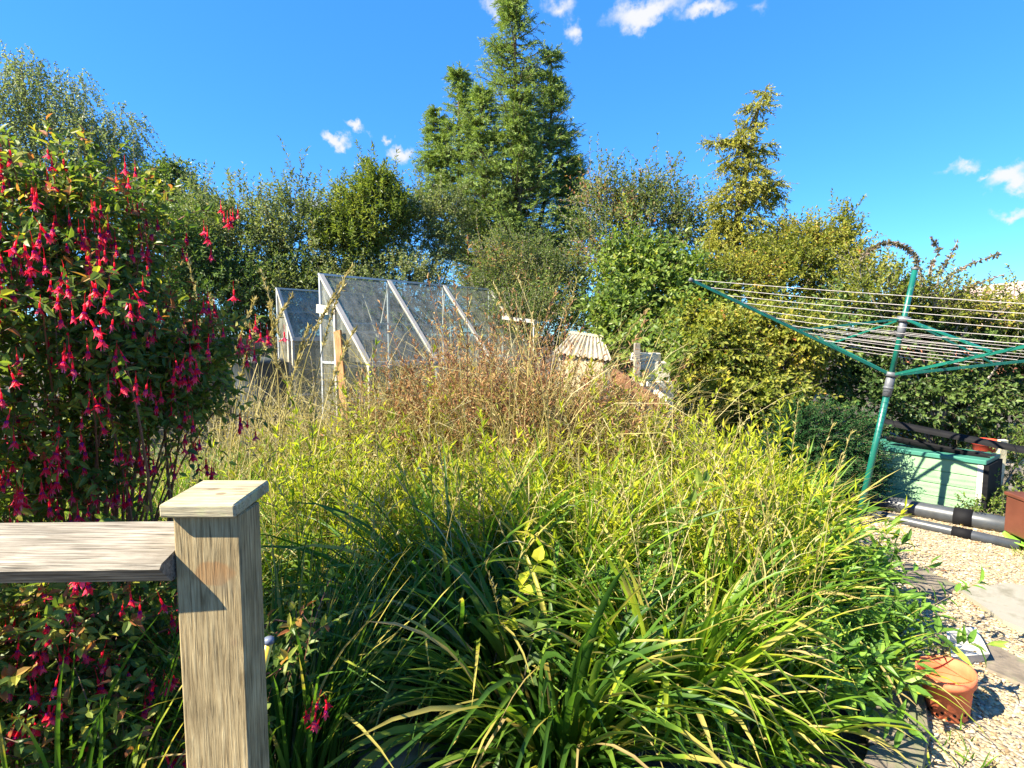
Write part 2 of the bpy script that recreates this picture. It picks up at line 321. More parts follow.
def shrub(name, label, cat, clumps, mat, ntw, TL=.45, per=14, LL=.05, LW=.025, upb=.5, sag=.08, ang=.9, base=None, detail=0, tmat='twig', group=None, extra_shoots=0, shoot_len=.9, trunk_r=.04, inner=.55, parts=('foliage', 'branches')):
    allc = [c for c in clumps]
    cen = np.mean([c[0] for c in allc], 0)
    b0 = np.array([cen[0], cen[1], 0.0]) if base is None else np.array(base, float)
    o = thing(name, label, cat, b0, group)
    gl, gt = Geo(), Geo()
    W = np.array([c[2]*(c[1][0]*c[1][2]) for c in allc]); W = W/W.sum()
    for (c, r, w), f in zip(allc, W):
        n = max(6, int(ntw*f))
        u = randunit(n); u[:, 2] = np.abs(u[:, 2])*np.where(rng.random(n) < .68, 1, -1)
        q = rng.uniform(inner, .92, n)**.8
        # lumpy outline
        lump = 1 + .16*np.sin(u[:, 0]*5+c[0]*3)*np.cos(u[:, 2]*6+c[2]) + .10*rng.normal(size=n)
        S0 = c + u*r*(q*lump)[:, None]
        D0 = nz(u*np.array([1, 1, .8]) + np.array([0, 0, upb]) + rng.normal(0, .35, (n, 3)))
        S0 -= D0*TL*.45
        S0[:, 2] = np.maximum(S0[:, 2], .05)
        tl = TL*rng.uniform(.6, 1.3, n)
        hue = np.clip(.5 + .35*np.sin(S0[:, 0]*4+S0[:, 2]*5) + rng.normal(0, .2, n), 0, 1)
        twig_leaves(gl, gt, S0, D0, tl, per, LL, LW, 0, sag, 5, ang, detail, hue=hue)
        # interior limbs
        nl = max(3, n//60)
        tgt = c + randunit(nl)*r*.7
        bb = b0 + rng.normal(0, .08, (nl, 3))*np.array([1, 1, 0])
        t = np.linspace(0, 1, 7)[None, :, None]
        mid = (bb+tgt)/2 + rng.normal(0, .12, (nl, 3)) - (tgt-bb)*np.array([.25, .25, 0])
        path = bb[:, None]*(1-t)**2 + 2*mid[:, None]*t*(1-t) + tgt[:, None]*t**2
        tubes(gt, path, np.linspace(trunk_r, .008, 7)[None]*rng.uniform(.4, 1, (nl, 1)), 5, 0)
    if extra_shoots:
        for _ in range(extra_shoots):
            i = rng.choice(len(allc), p=W); c, r, w = allc[i]
            u = randunit(1)[0]; u[2] = abs(u[2])+.5; u /= np.linalg.norm(u)
            s0 = (c + u*r*.85)[None]; d0 = nz((u*.4 + np.array([rng.normal(0, .25), 0, 1]))[None])
            twig_leaves(gl, gt, s0, d0, np.array([shoot_len*rng.uniform(.5, 1.1)]), int(per*1.4), LL, LW, 0, .1, 6, ang, detail, rad=.005, hue=np.array([rng.random()]), tstart=.25)
    link_mesh(parts[0], gl, mat, o); link_mesh(parts[1], gt, M[tmat], o)
    return o

# ------------------------------------------------------------------ world / sun
world = bpy.data.worlds.new('World'); sc.world = world; world.use_nodes = True
SUN = np.array([-.68, -.30, .68]); SUN = SUN/np.linalg.norm(SUN)
el = math.asin(SUN[2]); azm = math.atan2(SUN[0], SUN[1])
def build_world():
    nt = world.node_tree; nt.nodes.clear(); L = nt.links.new
    out = nd(nt, 'ShaderNodeOutputWorld'); bg = nd(nt, 'ShaderNodeBackground'); bg.inputs['Strength'].default_value = SKY
    sky = nd(nt, 'ShaderNodeTexSky', sky_type='NISHITA'); sky.sun_disc = False; sky.sun_elevation = el; sky.sun_rotation = azm % (2*PI)
    sky.altitude = 100; sky.air_density = 1.0; sky.dust_density = .1; sky.ozone_density = 2.0
    hs = nd(nt, 'ShaderNodeHueSaturation'); hs.inputs['Saturation'].default_value = 1.2; hs.inputs['Value'].default_value = 1.0
    L(sky.outputs[0], hs.inputs['Color'])
    tint = nd(nt, 'ShaderNodeVectorMath', operation='MULTIPLY'); tint.inputs[1].default_value = (.42, .80, 1.15); L(hs.outputs[0], tint.inputs[0])
    flat = nd(nt, 'ShaderNodeMix', data_type='RGBA'); flat.inputs[0].default_value = .42; L(tint.outputs[0], flat.inputs[6]); flat.inputs[7].default_value = (.24, 1.25, 3.9, 1)
    tc = nd(nt, 'ShaderNodeTexCoord')
    n1 = nd(nt, 'ShaderNodeTexNoise'); n1.inputs['Scale'].default_value = 26; n1.inputs['Detail'].default_value = 7; n1.inputs['Roughness'].default_value = .6
    L(tc.outputs['Generated'], n1.inputs['Vector'])
    sb = nd(nt, 'ShaderNodeVectorMath', operation='SUBTRACT'); sb.inputs[1].default_value = (.5, .5, .5); L(n1.outputs['Color'], sb.inputs[0])
    sca = nd(nt, 'ShaderNodeVectorMath', operation='SCALE'); sca.inputs['Scale'].default_value = .075; L(sb.outputs[0], sca.inputs[0])
    dv = nd(nt, 'ShaderNodeVectorMath', operation='ADD'); L(tc.outputs['Generated'], dv.inputs[0]); L(sca.outputs[0], dv.inputs[1])
    blobs = [(505,2,26,12,0,.8),(562,4,22,14,0,.7),(572,30,14,16,-.5,.75),(645,10,52,18,.15,1),(705,8,36,12,.1,.8),(760,6,18,8,0,.35),
             (333,139,20,11,0,.95),(356,130,17,8,-.4,1),(388,134,8,6,0,.7),(400,153,19,10,-.5,.85),(1012,176,30,16,.35,1.1),(965,168,16,8,.3,.6),(976,183,10,6,0,.55),(1018,210,18,8,0,.7),
             (312,205,34,14,0,.7),(95,60,1,1,0,.1)]
    prev = None
    for px, py, rx, ry, rot, amp in blobs:
        c = ray(px, py); c = c/np.linalg.norm(c)
        r = np.cross(c, [0, 0, 1]); r /= np.linalg.norm(r); u = np.cross(r, c)
        r2 = (r*math.cos(rot)+u*math.sin(rot))*F/rx*1.3; u2 = (u*math.cos(rot)-r*math.sin(rot))*F/ry*1.3
        cp = [];
        for w in (r2, u2):
            d = nd(nt, 'ShaderNodeVectorMath', operation='DOT_PRODUCT'); d.inputs[1].default_value = w; L(dv.outputs[0], d.inputs[0]); 
            cp.append(d.outputs['Value'])
        cb = nd(nt, 'ShaderNodeCombineXYZ'); L(cp[0], cb.inputs[0]); L(cp[1], cb.inputs[1])
        fd = nd(nt, 'ShaderNodeVectorMath', operation='DOT_PRODUCT'); fd.inputs[1].default_value = c; L(tc.outputs['Generated'], fd.inputs[0])
        ln = nd(nt, 'ShaderNodeVectorMath', operation='LENGTH'); L(cb.outputs[0], ln.inputs[0])
        m1 = nd(nt, 'ShaderNodeMath', operation='MULTIPLY_ADD'); m1.inputs[1].default_value = -amp; m1.inputs[2].default_value = amp; L(ln.outputs['Value'], m1.inputs[0])
        gt = nd(nt, 'ShaderNodeMath', operation='GREATER_THAN'); gt.inputs[1].default_value = 0; L(fd.outputs['Value'], gt.inputs[0])
        mm = nd(nt, 'ShaderNodeMath', operation='MULTIPLY'); L(m1.outputs[0], mm.inputs[0]); L(gt.outputs[0], mm.inputs[1])
        if prev is None: prev = mm.outputs[0]
        else:
            mx = nd(nt, 'ShaderNodeMath', operation='MAXIMUM'); L(prev, mx.inputs[0]); L(mm.outputs[0], mx.inputs[1]); prev = mx.outputs[0]
    mr = nd(nt, 'ShaderNodeMapRange', interpolation_type='SMOOTHSTEP'); mr.inputs[1].default_value = .0; mr.inputs[2].default_value = .75; mr.inputs[4].default_value = .95; L(prev, mr.inputs[0])
    mix = nd(nt, 'ShaderNodeMix', data_type='RGBA'); L(mr.outputs[0], mix.inputs[0]); L(flat.outputs[2], mix.inputs[6]); mix.inputs[7].default_value = (CLOUD, CLOUD, CLOUD*1.02, 1)
    L(mix.outputs[2], bg.inputs['Color']); L(bg.outputs[0], out.inputs[0])
SKY = .08; CLOUD = 3.1
build_world()
sl = bpy.data.lights.new('sun', 'SUN'); sl.energy = 5.0; sl.angle = R_(.53); sl.color = (1, .91, .74)
so = bpy.data.objects.new('sun', sl); C.objects.link(so); so.location = (-5, -5, 12)
from mathutils import Vector
so.rotation_euler = Vector(SUN).to_track_quat('Z', 'Y').to_euler()
sc.view_settings.view_transform = 'Standard'; sc.view_settings.look = 'None'; sc.view_settings.gamma = 1; sc.view_settings.exposure = 2.0
sc.render.engine = 'CYCLES'
try:
    sc.cycles.max_bounces = 6; sc.cycles.transparent_max_bounces = 12; sc.cycles.transmission_bounces = 4; sc.cycles.diffuse_bounces = 3; sc.cycles.glossy_bounces = 2
except Exception: pass

# ------------------------------------------------------------------ ground
def ground_mat():
    m, nt, b, out = new_mat('garden_soil'); L = nt.links.new
    tc = nd(nt, 'ShaderNodeTexCoord')
    n = nd(nt, 'ShaderNodeTexNoise'); n.inputs['Scale'].default_value = 2.5; n.inputs['Detail'].default_value = 10; n.inputs['Roughness'].default_value = .7; L(tc.outputs['Object'], n.inputs['Vector'])
    r = ramp(nt, [(.3, (.025,.018,.01)), (.5, (.06,.045,.025)), (.7, (.09,.08,.035))]); L(n.outputs['Fac'], r.inputs[0]); L(r.outputs[0], b.inputs['Base Color'])
    b.inputs['Roughness'].default_value = .95
    bp = nd(nt, 'ShaderNodeBump'); bp.inputs['Strength'].default_value = .8; bp.inputs['Distance'].default_value = .05; n2 = nd(nt, 'ShaderNodeTexNoise'); n2.inputs['Scale'].default_value = 25; n2.inputs['Detail'].default_value = 8
    L(tc.outputs['Object'], n2.inputs['Vector']); L(n2.outputs['Fac'], bp.inputs['Height']); L(bp.outputs[0], b.inputs['Normal'])
    return m
g = Geo(); nx = 60
xs = np.concatenate([[-900, -300, -100, -40], np.linspace(-20, 20, 60), [40, 100, 300, 900]]); ys = np.concatenate([[-900, -300, -100, -30], np.linspace(-8, 26, 60), [50, 120, 300, 900]])
X, Y = np.meshgrid(xs, ys, indexing='ij'); Z = -.02 + .02*np.sin(X*1.3)*np.cos(Y*1.7); Z = np.where((np.abs(X) > 20) | (np.abs(Y-9) > 20), -.02, Z)
nX, nY = X.shape; V = np.stack([X, Y, Z], -1).reshape(-1, 3)
i = np.arange(nX-1)[:, None]*nY; j = np.arange(nY-1)[None]
g.add(V, [np.stack([i+j, i+nY+j, i+nY+j+1, i+j+1], -1).reshape(-1, 4)])
ground = link_mesh('ground', g, ground_mat()); ground['kind'] = 'structure'

def gravel_mat():
    m, nt, b, out = new_mat('gravel_bed'); L = nt.links.new
    tc = nd(nt, 'ShaderNodeTexCoord')
    v = nd(nt, 'ShaderNodeTexVoronoi'); v.inputs['Scale'].default_value = 55; L(tc.outputs['Object'], v.inputs['Vector'])
    r = ramp(nt, [(0, (.20,.14,.08)), (.3, (.32,.24,.13)), (.6, (.40,.32,.20)), (.85, (.22,.18,.13)), (1, (.48,.42,.31))]); 
    sx = nd(nt, 'ShaderNodeSeparateXYZ'); L(v.outputs['Color'], sx.inputs[0]); L(sx.outputs[0], r.inputs[0]); L(r.outputs[0], b.inputs['Base Color'])
    b.inputs['Roughness'].default_value = .85
    bp = nd(nt, 'ShaderNodeBump'); bp.inputs['Strength'].default_value = 1; bp.inputs['Distance'].default_value = .012; bp.invert = True
    L(v.outputs['Distance'], bp.inputs['Height']); L(bp.outputs[0], b.inputs['Normal'])
    return m
poly = [(1.45,1.2),(1.6,2.2),(2.0,2.9),(2.55,3.5),(2.75,4.2),(2.8,5.0),(3.0,5.9),(5.2,5.2),(7.5,5.0),(8,1.0),(4,.6)]
g = Geo(); pv = np.array([(x, y, .012) for x, y in poly]); cen = np.array([[4.2, 3.2, .012]])
fs = [(0, k+1, (k+1) % len(poly)+1) for k in range(len(poly))]
g.add(np.concatenate([cen, pv]), fs)
gp = link_mesh('gravel_path', g, gravel_mat()); gp['kind'] = 'structure'

M['stone'] = leaf_mat('gravel_stones', [(0, (.22,.15,.08)), (.3, (.36,.27,.14)), (.6, (.44,.36,.22)), (.85, (.22,.18,.14)), (1, (.58,.52,.42))], .75, 0.0, .3, (1, 1, 1))
def stones(n, region, smin, smax, mat, name, label):
    ico = []
    t = (1+5**.5)/2
    iv = nz(np.array([(-1,t,0),(1,t,0),(-1,-t,0),(1,-t,0),(0,-1,t),(0,1,t),(0,-1,-t),(0,1,-t),(t,0,-1),(t,0,1),(-t,0,-1),(-t,0,1)], float))
    fi = np.array([(0,11,5),(0,5,1),(0,1,7),(0,7,10),(0,10,11),(1,5,9),(5,11,4),(11,10,2),(10,7,6),(7,1,8),(3,9,4),(3,4,2),(3,2,6),(3,6,8),(3,8,9),(4,9,5),(2,4,11),(6,2,10),(8,6,7),(9,8,1)])
    pts = region(n); n = len(pts)
    s = rng.uniform(smin, smax, (n, 1, 1))*np.exp(rng.normal(0, .25, (n, 1, 1))); sc3 = rng.uniform(.6, 1.15, (n, 1, 3))*np.array([1, 1, .6])
    V = iv[None]*s*sc3*(1+rng.normal(0, .1, (n, 12, 1)))
    a = rng.uniform(0, 6.28, n); ca, sa = np.cos(a)[:, None], np.sin(a)[:, None]
    Vr = np.stack([V[..., 0]*ca-V[..., 1]*sa, V[..., 0]*sa+V[..., 1]*ca, V[..., 2]], -1) + pts[:, None]
    g = Geo(); Fs = (np.arange(n)*12)[:, None, None]+fi[None]
    g.add(Vr.reshape(-1, 3), [Fs.reshape(-1, 3)], 0, np.repeat(rng.random(n), 12))
    o = link_mesh(name, g, mat); tag(o, label, 'gravel', kind='stuff'); return o
def inpoly(p, poly):
    x, y = p[:, 0], p[:, 1]; ins = np.zeros(len(p), bool); k = len(poly)
    for a in range(k):
        x1, y1 = poly[a]; x2, y2 = poly[(a+1) % k]
        c = ((y1 > y) != (y2 > y)) & (x < (x2-x1)*(y-y1)/(y2-y1+1e-12)+x1); ins ^= c
    return ins
def reg(n):
    p = np.stack([rng.uniform(1.7, 6.2, n), 1.4+4.6*rng.random(n)**1.25, np.full(n, .014)], 1)
    p = p[inpoly(p, poly)]; return p[:, :] + np.stack([0*p[:, 0], 0*p[:, 0], rng.uniform(0, .006, len(p))], 1)
stones(30000, reg, .006, .012, M['stone'], 'gravel', 'pale buff pea gravel covering the path at the right')

# ------------------------------------------------------------------ railing post and handrail
c1, c2, c3 = (.12,.08,.035), (.28,.21,.105), (.40,.32,.175)
M['postwood'] = wood_mat('post_wood', c1, c2, c3, 2, stain_shade=[((.24,.12,.045), (.004,-.04,-.098), (.036,.06,.022), .2), ((.20,.13,.07), (.032,-.04,-.215), (.008,.03,.009), .9), ((.20,.17,.10), (0,0,-.01), (.06,.05,.03), .9), ((.16,.13,.08), (.02,-.04,-.12), (.03,.05,.025), 1.2)])
M['capwood'] = wood_mat('cap_wood', (.17,.135,.07), (.34,.29,.18), (.44,.39,.26), 0, lichen=(.33,.33,.17), stain_shade=[((.10,.06,.03), (.012, -.012, .02), (.010, .009, .02), .3), ((.12,.08,.04), (-.012, .012, .02), (.012, .006, .02), .3), ((.14,.13,.06), (.075, 0, .01), (.03, .08, .03), .6)])  # last spot puts the cap's right-hand shade into the colour; others are knots
M['railwood'] = wood_mat('rail_wood', (.08,.066,.045), (.22,.19,.145), (.36,.33,.26), 0, scale=.8)
post = thing('railing_post', 'square weathered timber newel post with a chunky flat cap', 'post', (-.489, .931, 0))
def local_obj(name, g, mat, parent, org):
    """mesh whose object origin sits at org (world), child of parent"""
    o = link_mesh(name, g, mat, None, org); o.parent = parent; po = np.array(ORG[parent.name]); o.location = tuple(np.array(org)-po); ORG[o.name] = tuple(org); return o
g = Geo(); add_box(g, -.547, -.439, .893, .968, 0, 1.512, bev=.003); local_obj('shaft', g, M['postwood'], post, (-.489, .931, 1.512))
g = Geo()
Mx = np.array([[1, 0, 0], [0, math.cos(.05), -math.sin(.05)], [0, math.sin(.05), math.cos(.05)]])
add_box(g, -.06, .06, -.065, .065, 0, .022, 0, (Mx, np.array([-.497, .94, 1.515])), bev=.003)
local_obj('cap', g, M['capwood'], post, (-.497, .94, 1.515))
rail = thing('handrail', 'weathered grey timber handrail board running into the newel post', 'handrail', (-1.4, .93, 0))
g = Geo()
sec = [(.862, 1.443), (.856, 1.436), (.885, 1.405), (1.00, 1.408), (1.015, 1.45), (1.008, 1.463), (.95, 1.462)]
V = []
for x, dy, dz in ((-2.4, -.06, -.0), (-1.2, -.02, 0), (-.549, 0, 0)):
    for (y, z) in sec: V.append((x, y+dy, z+dz))
k = len(sec); Fc = [tuple(range(k))[::-1], tuple(range(2*k, 3*k))]
for a in range(2):
    for q in range(k): Fc.append((a*k+q, a*k+(q+1) % k, (a+1)*k+(q+1) % k, (a+1)*k+q))
g.add(V, Fc); local_obj('rail_board', g, M['railwood'], rail, (-1.4, .93, 1.45))
g = Geo(); add_box(g, -2.4, -2.31, .80, .875+.1, 0, 1.404, bev=.003); local_obj('support_post', g, M['postwood'], rail, (-2.35, .9, 1.4))

# yellow handled tool behind the post
M['yel'] = plain_mat('yellow_plastic', (.75,.50,.05), .35, var=.1); M['bluegrey'] = plain_mat('bluegrey_plastic', (.12,.14,.2), .4)
t0 = P(269, 638, 1.25); t1 = np.array([t0[0]-.30, t0[1]-.02, 0])
t = thing('garden_tool', 'thin yellow garden tool handle with a grey tip just behind the timber post', 'tool handle', t1)
g = Geo(); seg(g, t1, t0-np.array([0, 0, .012]), .009, 10); link_mesh('handle', g, M['yel'], t)
g = Geo(); seg(g, t0-np.array([0, 0, .012]), t0, .011, 10); link_mesh('tip', g, M['bluegrey'], t)

# ------------------------------------------------------------------ greenhouses
def glass_mat(name, dens=.42):
    m, nt, b, out = new_mat(name); L = nt.links.new
    b.inputs['Base Color'].default_value = (.30,.28,.20, 1); b.inputs['Roughness'].default_value = .35; 
    tr = nd(nt, 'ShaderNodeBsdfTransparent'); tr.inputs[0].default_value = (.82,.88,.86, 1)
    gl = nd(nt, 'ShaderNodeBsdfGlossy'); gl.inputs['Roughness'].default_value = .06
    tc = nd(nt, 'ShaderNodeTexCoord'); n = nd(nt, 'ShaderNodeTexNoise'); n.inputs['Scale'].default_value = 3.5; n.inputs['Detail'].default_value = 8; n.inputs['Roughness'].default_value = .65
    mp = nd(nt, 'ShaderNodeMapping'); mp.inputs['Scale'].default_value = (3, 3, .7); L(tc.outputs['Object'], mp.inputs[0]); L(mp.outputs[0], n.inputs['Vector'])
    mr = nd(nt, 'ShaderNodeMapRange'); mr.inputs[1].default_value = .35; mr.inputs[2].default_value = .7; mr.inputs[3].default_value = dens*.2; mr.inputs[4].default_value = dens*1.4; L(n.outputs['Fac'], mr.inputs[0])
    m1 = nd(nt, 'ShaderNodeMixShader'); L(mr.outputs[0], m1.inputs[0]); L(tr.outputs[0], m1.inputs[1]); L(b.outputs[0], m1.inputs[2])
    m2 = nd(nt, 'ShaderNodeMixShader'); m2.inputs[0].default_value = .03; L(m1.outputs[0], m2.inputs[1]); L(gl.outputs[0], m2.inputs[2])
    L(m2.outputs[0], out.inputs[0]); return m
M['glass'] = glass_mat('dirty_glass', .40); M['glass2'] = glass_mat('milky_glass', .6)
M['alu'] = plain_mat('white_aluminium', (.40,.36,.29), .45, var=.12, scale=8, dirt=(.35,.33,.26), dscale=9, dlo=.55, dhi=.75)
M['alu_dull'] = plain_mat('dull_aluminium', (.42,.43,.42), .4, metal=.4, var=.15)
GD = np.array([.64, .768, 0]); GN = np.array([.768, -.64, 0])      # along ridge / toward camera side
def greenhouse(label, R0, length, k, rise, bays, glass, bars_w=.06, name='greenhouse', wallbase=.0):
    R0 = np.array(R0, float); o = thing(name, label, 'greenhouse', (R0[0], R0[1], 0))
    def pt(s, n, z): return np.array([R0[0], R0[1], 0]) + GD*s + GN*n + np.array([0, 0, z])
    zr = R0[2]; ze = zr-rise; sl = nz((pt(0, k, ze)-pt(0, 0, zr))[None])[0]; nrm = np.cross(GD, sl); nrm = nrm if nrm[2] > 0 else -nrm
    g = Geo(); add_bar(g, pt(-.02, 0, zr+.01), pt(length+.02, 0, zr+.01), .035, .025); link_mesh('ridge_bar', g, M['alu_dull'], o)
    for sgn in (1,):
        for i in range(bays+1):
            s = length*i/bays; g = Geo(); end = (i in (0, bays))
            w = bars_w if end or True else .03
            add_bar(g, pt(s, .02*sgn, zr), pt(s, (k+.03)*sgn, ze-.03), w if sgn > 0 else .03, .03, up=nrm if sgn > 0 else (0, 0, 1)); link_mesh('rafter', g, M['alu'] if sgn > 0 else M['alu_dull'], o)
            for q in ((1/3, 2/3) if i < bays else ()):
                pass
        g = Geo(); add_bar(g, pt(-.02, k*sgn, ze), pt(length+.02, k*sgn, ze), .05, .06); link_mesh('eave_gutter', g, M['alu_dull'], o)
        for i in range(bays+1):
            s = length*i/bays; g = Geo(); add_bar(g, pt(s, k*sgn, 0), pt(s, k*sgn, ze-.03), .035, .035, up=GD); link_mesh('corner_post' if i in (0, bays) else 'wall_bar', g, M['alu'] if i == 0 else M['alu_dull'], o)
        for i in range(bays):
            a, b = length*i/bays+.02, length*(i+1)/bays-.02
            for (n0, z0, n1, z1) in ((.03, zr-.015, k, ze+.015), (k, ze-.04, k, .02)):
                g = Geo(); Vq = [pt(a, n0*sgn, z0), pt(b, n0*sgn, z0), pt(b, n1*sgn, z1), pt(a, n1*sgn, z1)]; g.add(Vq, [(0, 1, 2, 3)]); link_mesh('glass_pane', g, glass, o)
        for zz in (ze*.5, ):
            g = Geo(); add_bar(g, pt(0, k*sgn, zz), pt(length, k*sgn, zz), .02, .03); link_mesh('wall_rail', g, M['alu_dull'], o)
    # glazed back wall under the ridge
    for i in range(bays+1):
        s = length*i/bays; g = Geo(); add_bar(g, pt(s, 0, 0), pt(s, 0, zr-.02), .03, .03, up=GD); link_mesh('back_post', g, M['alu_dull'], o)
    for i in range(bays):
        a, b = length*i/bays+.02, length*(i+1)/bays-.02
        g = Geo(); g.add([pt(a, -.002, .02), pt(b, -.002, .02), pt(b, -.002, zr-.03), pt(a, -.002, zr-.03)], [(0, 1, 2, 3)]); link_mesh('glass_pane', g, glass, o)
    for zz in (ze*.95, ze*1.25):
        g = Geo(); add_bar(g, pt(.02, .02, zz), pt(length-.02, .02, zz), .02, .03); link_mesh('wall_rail', g, M['alu_dull'], o)
    for s, nm in ((0, 1), (length, 0)):
        for n in (.30,):
            g = Geo(); add_bar(g, pt(s, n, 0), pt(s, n, zr-abs(n)/k*rise-.02), .035, .035, up=GD); link_mesh('gable_bar', g, M['alu'] if nm else M['alu_dull'], o)
        g = Geo(); add_bar(g, pt(s, 0, ze), pt(s, .30, ze), .03, .03); link_mesh('gable_rail', g, M['alu_dull'], o)
        for (n0, n1) in ((.32, k), (.0, .28)):
            if nm and n0 == .32: continue     # doorway stands open
            g = Geo(); Vq = [pt(s, n0+.01, .02), pt(s, n1-.01, .02), pt(s, n1-.01, ze-.02), pt(s, n0+.01, ze-.02)]; g.add(Vq, [(0, 1, 2, 3)]); link_mesh('glass_pane', g, glass, o)
        g = Geo(); g.add([pt(s, .02, ze+.02), pt(s, k-.05, ze+.02), pt(s, .02, zr-.07)], [(0, 1, 2)]); link_mesh('gable_glass', g, glass, o)
    return o, pt, nrm
R1 = P(320, 275, 7.0)
gh, gpt, gn = greenhouse('larger aluminium greenhouse with white roof bars and clear dirty glass, overgrown at its foot', R1, 3.07, .95, 1.06, 3, M['glass'])
zr, ze = R1[2], R1[2]-1.06
# inner diagonal braces, purlin, door
for s in (1.0, 2.05):
    g = Geo(); seg(g, gpt(s, .03, zr-.06), gpt(s-.62, .62, zr-.76), .009, 6); link_mesh('brace', g, M['alu'], gh)
    g = Geo(); seg(g, gpt(s, .03, zr-.06), gpt(s+.4, .62, zr-.76), .008, 6); link_mesh('brace', g, M['alu_dull'], gh)
g = Geo(); add_bar(g, gpt(.02, .50, zr-.56-.03), gpt(3.05, .50, zr-.56-.03), .02, .02); link_mesh('purlin', g, M['alu_dull'], gh)
# staging shelf inside and a spread of clutter seen through the glass
M['greywood'] = wood_mat('grey_boards', (.13,.11,.085), (.24,.21,.17), (.36,.33,.28), 0, scale=.6)
M['brownwood'] = wood_mat('orange_board', (.20,.09,.035), (.30,.15,.06), (.38,.21,.09), 2, scale=.5)
M['creamwood'] = wood_mat('cream_board', (.45,.38,.22), (.60,.53,.34), (.70,.64,.45), 2, scale=.5)
g = Geo(); add_bar(g, gpt(.3, .32, .98), gpt(2.9, .32, .98), .5, .03)
sh = thing('potting_bench', 'grey slatted potting bench standing inside the larger greenhouse', 'bench', tuple(gpt(1.5, .32, 0)))
link_mesh('top', g, M['greywood'], sh)
for s in (.4, 2.8):
    for n in (.12, .52):
        g = Geo(); add_bar(g, gpt(s, n, 0), gpt(s, n, .96), .04, .04, up=GD); link_mesh('leg', g, M['greywood'], sh)
a = gpt(.25, .45, 0); bt = P(341, 322, 7.0+.15)
g = Geo(); add_bar(g, gpt(-.12, .72, .05), gpt(-.05, .42, 1.85), .13, .025, up=(-GD)); o = link_mesh('leaning_board', g, M['brownwood'], None, gpt(-.22, .6, 0)); tag(o, 'orange brown plank leaning upright against the greenhouse doorway', 'plank')
g = Geo(); add_bar(g, gpt(-.06, .02, 2.12), gpt(-.06, .26, 2.09), .03, .10, up=(0, 0, 1)); o = link_mesh('wooden_offcut', g, M['creamwood'], None, gpt(-.1, .15, 1.7)); tag(o, 'short cream offcut board wedged across the greenhouse doorway top', 'board')

R2 = P(277, 289, 9.0)
greenhouse('smaller greenhouse with milky roof glass half hidden behind the larger one', R2, 2.4, .42, .78, 3, M['glass2'], bars_w=.05)
# white gutter rail beyond the greenhouse right end (508-534, 319)
g = Geo(); a, b = P(503, 317.5, 8.6), P(535, 321.5, 8.3); add_bar(g, a, b, .05, .05); seg(g, b+np.array([-.02, 0, -.03]), np.array([b[0]-.02, b[1], 0]), .009, 8)
o = link_mesh('white_trellis_bar', g, M['alu'], None, (b[0], b[1], 0)); tag(o, 'short white horizontal bar on a thin upright beyond the greenhouse', 'rail')

# left boundary fence and grey tank behind the fuchsia
def fence(name, label, a, b, h, mat, n, slat='boards'):
    a = np.array(a, float); b = np.array(b, float); o = thing(name, label, 'fence', tuple((a+b)/2))
    d = nz((b-a)[None])[0]; L = np.linalg.norm(b-a); nn = np.array([d[1], -d[0], 0])
    g = Geo(); y = .05
    w = h/6
    for q in range(6): add_bar(g, a+np.array([0, 0, y+w*q+w/2]), b+np.array([0, 0, y+w*q+w/2]), .022, w-.012)
    link_mesh('panel', g, mat, o)
    for q in range(n+1):
        p = a+(b-a)*q/n - nn*.05; g = Geo(); add_box(g, p[0]-.045, p[0]+.045, p[1]-.045, p[1]+.045, 0, h+.12, bev=.004); link_mesh('post', g, M['greywood'], o)
    return o
M['fencewood'] = wood_mat('fence_boards', (.09,.07,.045), (.17,.13,.085), (.26,.21,.14), 0, scale=.6)
fence('timber_fence', 'dark horizontal board fence between the fuchsia and the greenhouses', (-6.2, 8.2, 0), (-3.5, 10.0, 0), 1.72, M['fencewood'], 2)
g = Geo(); c = P(258, 356, 8.6); c[2] = 0
prof = [(.26, 0), (.29, .1), (.31, 1.0), (.33, 1.36), (.35, 1.38), (.35, 1.43), (.30, 1.45), (.10, 1.47), (.0, 1.47)]
V = []; n = 28
for r, z in prof:
    for q in range(n): a = 2*PI*q/n; V.append((c[0]+r*1.1*math.cos(a), c[1]+r*math.sin(a), z))
Fc = [(i*n+q, i*n+(q+1) % n, (i+1)*n+(q+1) % n, (i+1)*n+q) for i in range(len(prof)-1) for q in range(n)]
g.add(V, Fc, smooth=True)
M['tank'] = plain_mat('grey_tank_plastic', (.05,.06,.062), .5, var=.2, dirt=(.04,.045,.035), dscale=5)
o = link_mesh('water_butt', g, M['tank'], None, tuple(c)); tag(o, 'grey round water butt with lid in front of the dark fence', 'water butt')

# ------------------------------------------------------------------ little shed with corrugated roof
def corrugated(o, A, B, Cc, D, nw, amp, mat, name='roof'):
    """A-B top edge, D-C bottom edge; corrugations run A->D"""
    nu = nw*6+1; g = Geo(); A, B, Cc, D = [np.array(v, float) for v in (A, B, Cc, D)]
    nr = nz(np.cross(B-A, D-A)[None])[0]; nr = nr if nr[2] > 0 else -nr
    V = []
    for th in (0, -.006):
        for v in (0, .5, 1):
            for i in range(nu):
                u = i/(nu-1); p = (A*(1-u)+B*u)*(1-v) + (D*(1-u)+Cc*u)*v
                V.append(p + nr*(amp*math.sin(u*nw*2*PI)+th))
    Fc = []
    for l in (0, 1):
        for r in range(2):
            for i in range(nu-1): q = l*3*nu + r*nu + i; Fc.append((q, q+1, q+nu+1, q+nu))
    for i in range(nu-1): Fc.append((2*nu+i, 2*nu+i+1, 5*nu+i+1, 5*nu+i)); Fc.append((i, i+1, 3*nu+i+1, 3*nu+i))
    g.add(V, Fc, smooth=True); return link_mesh(name, g, mat, o)
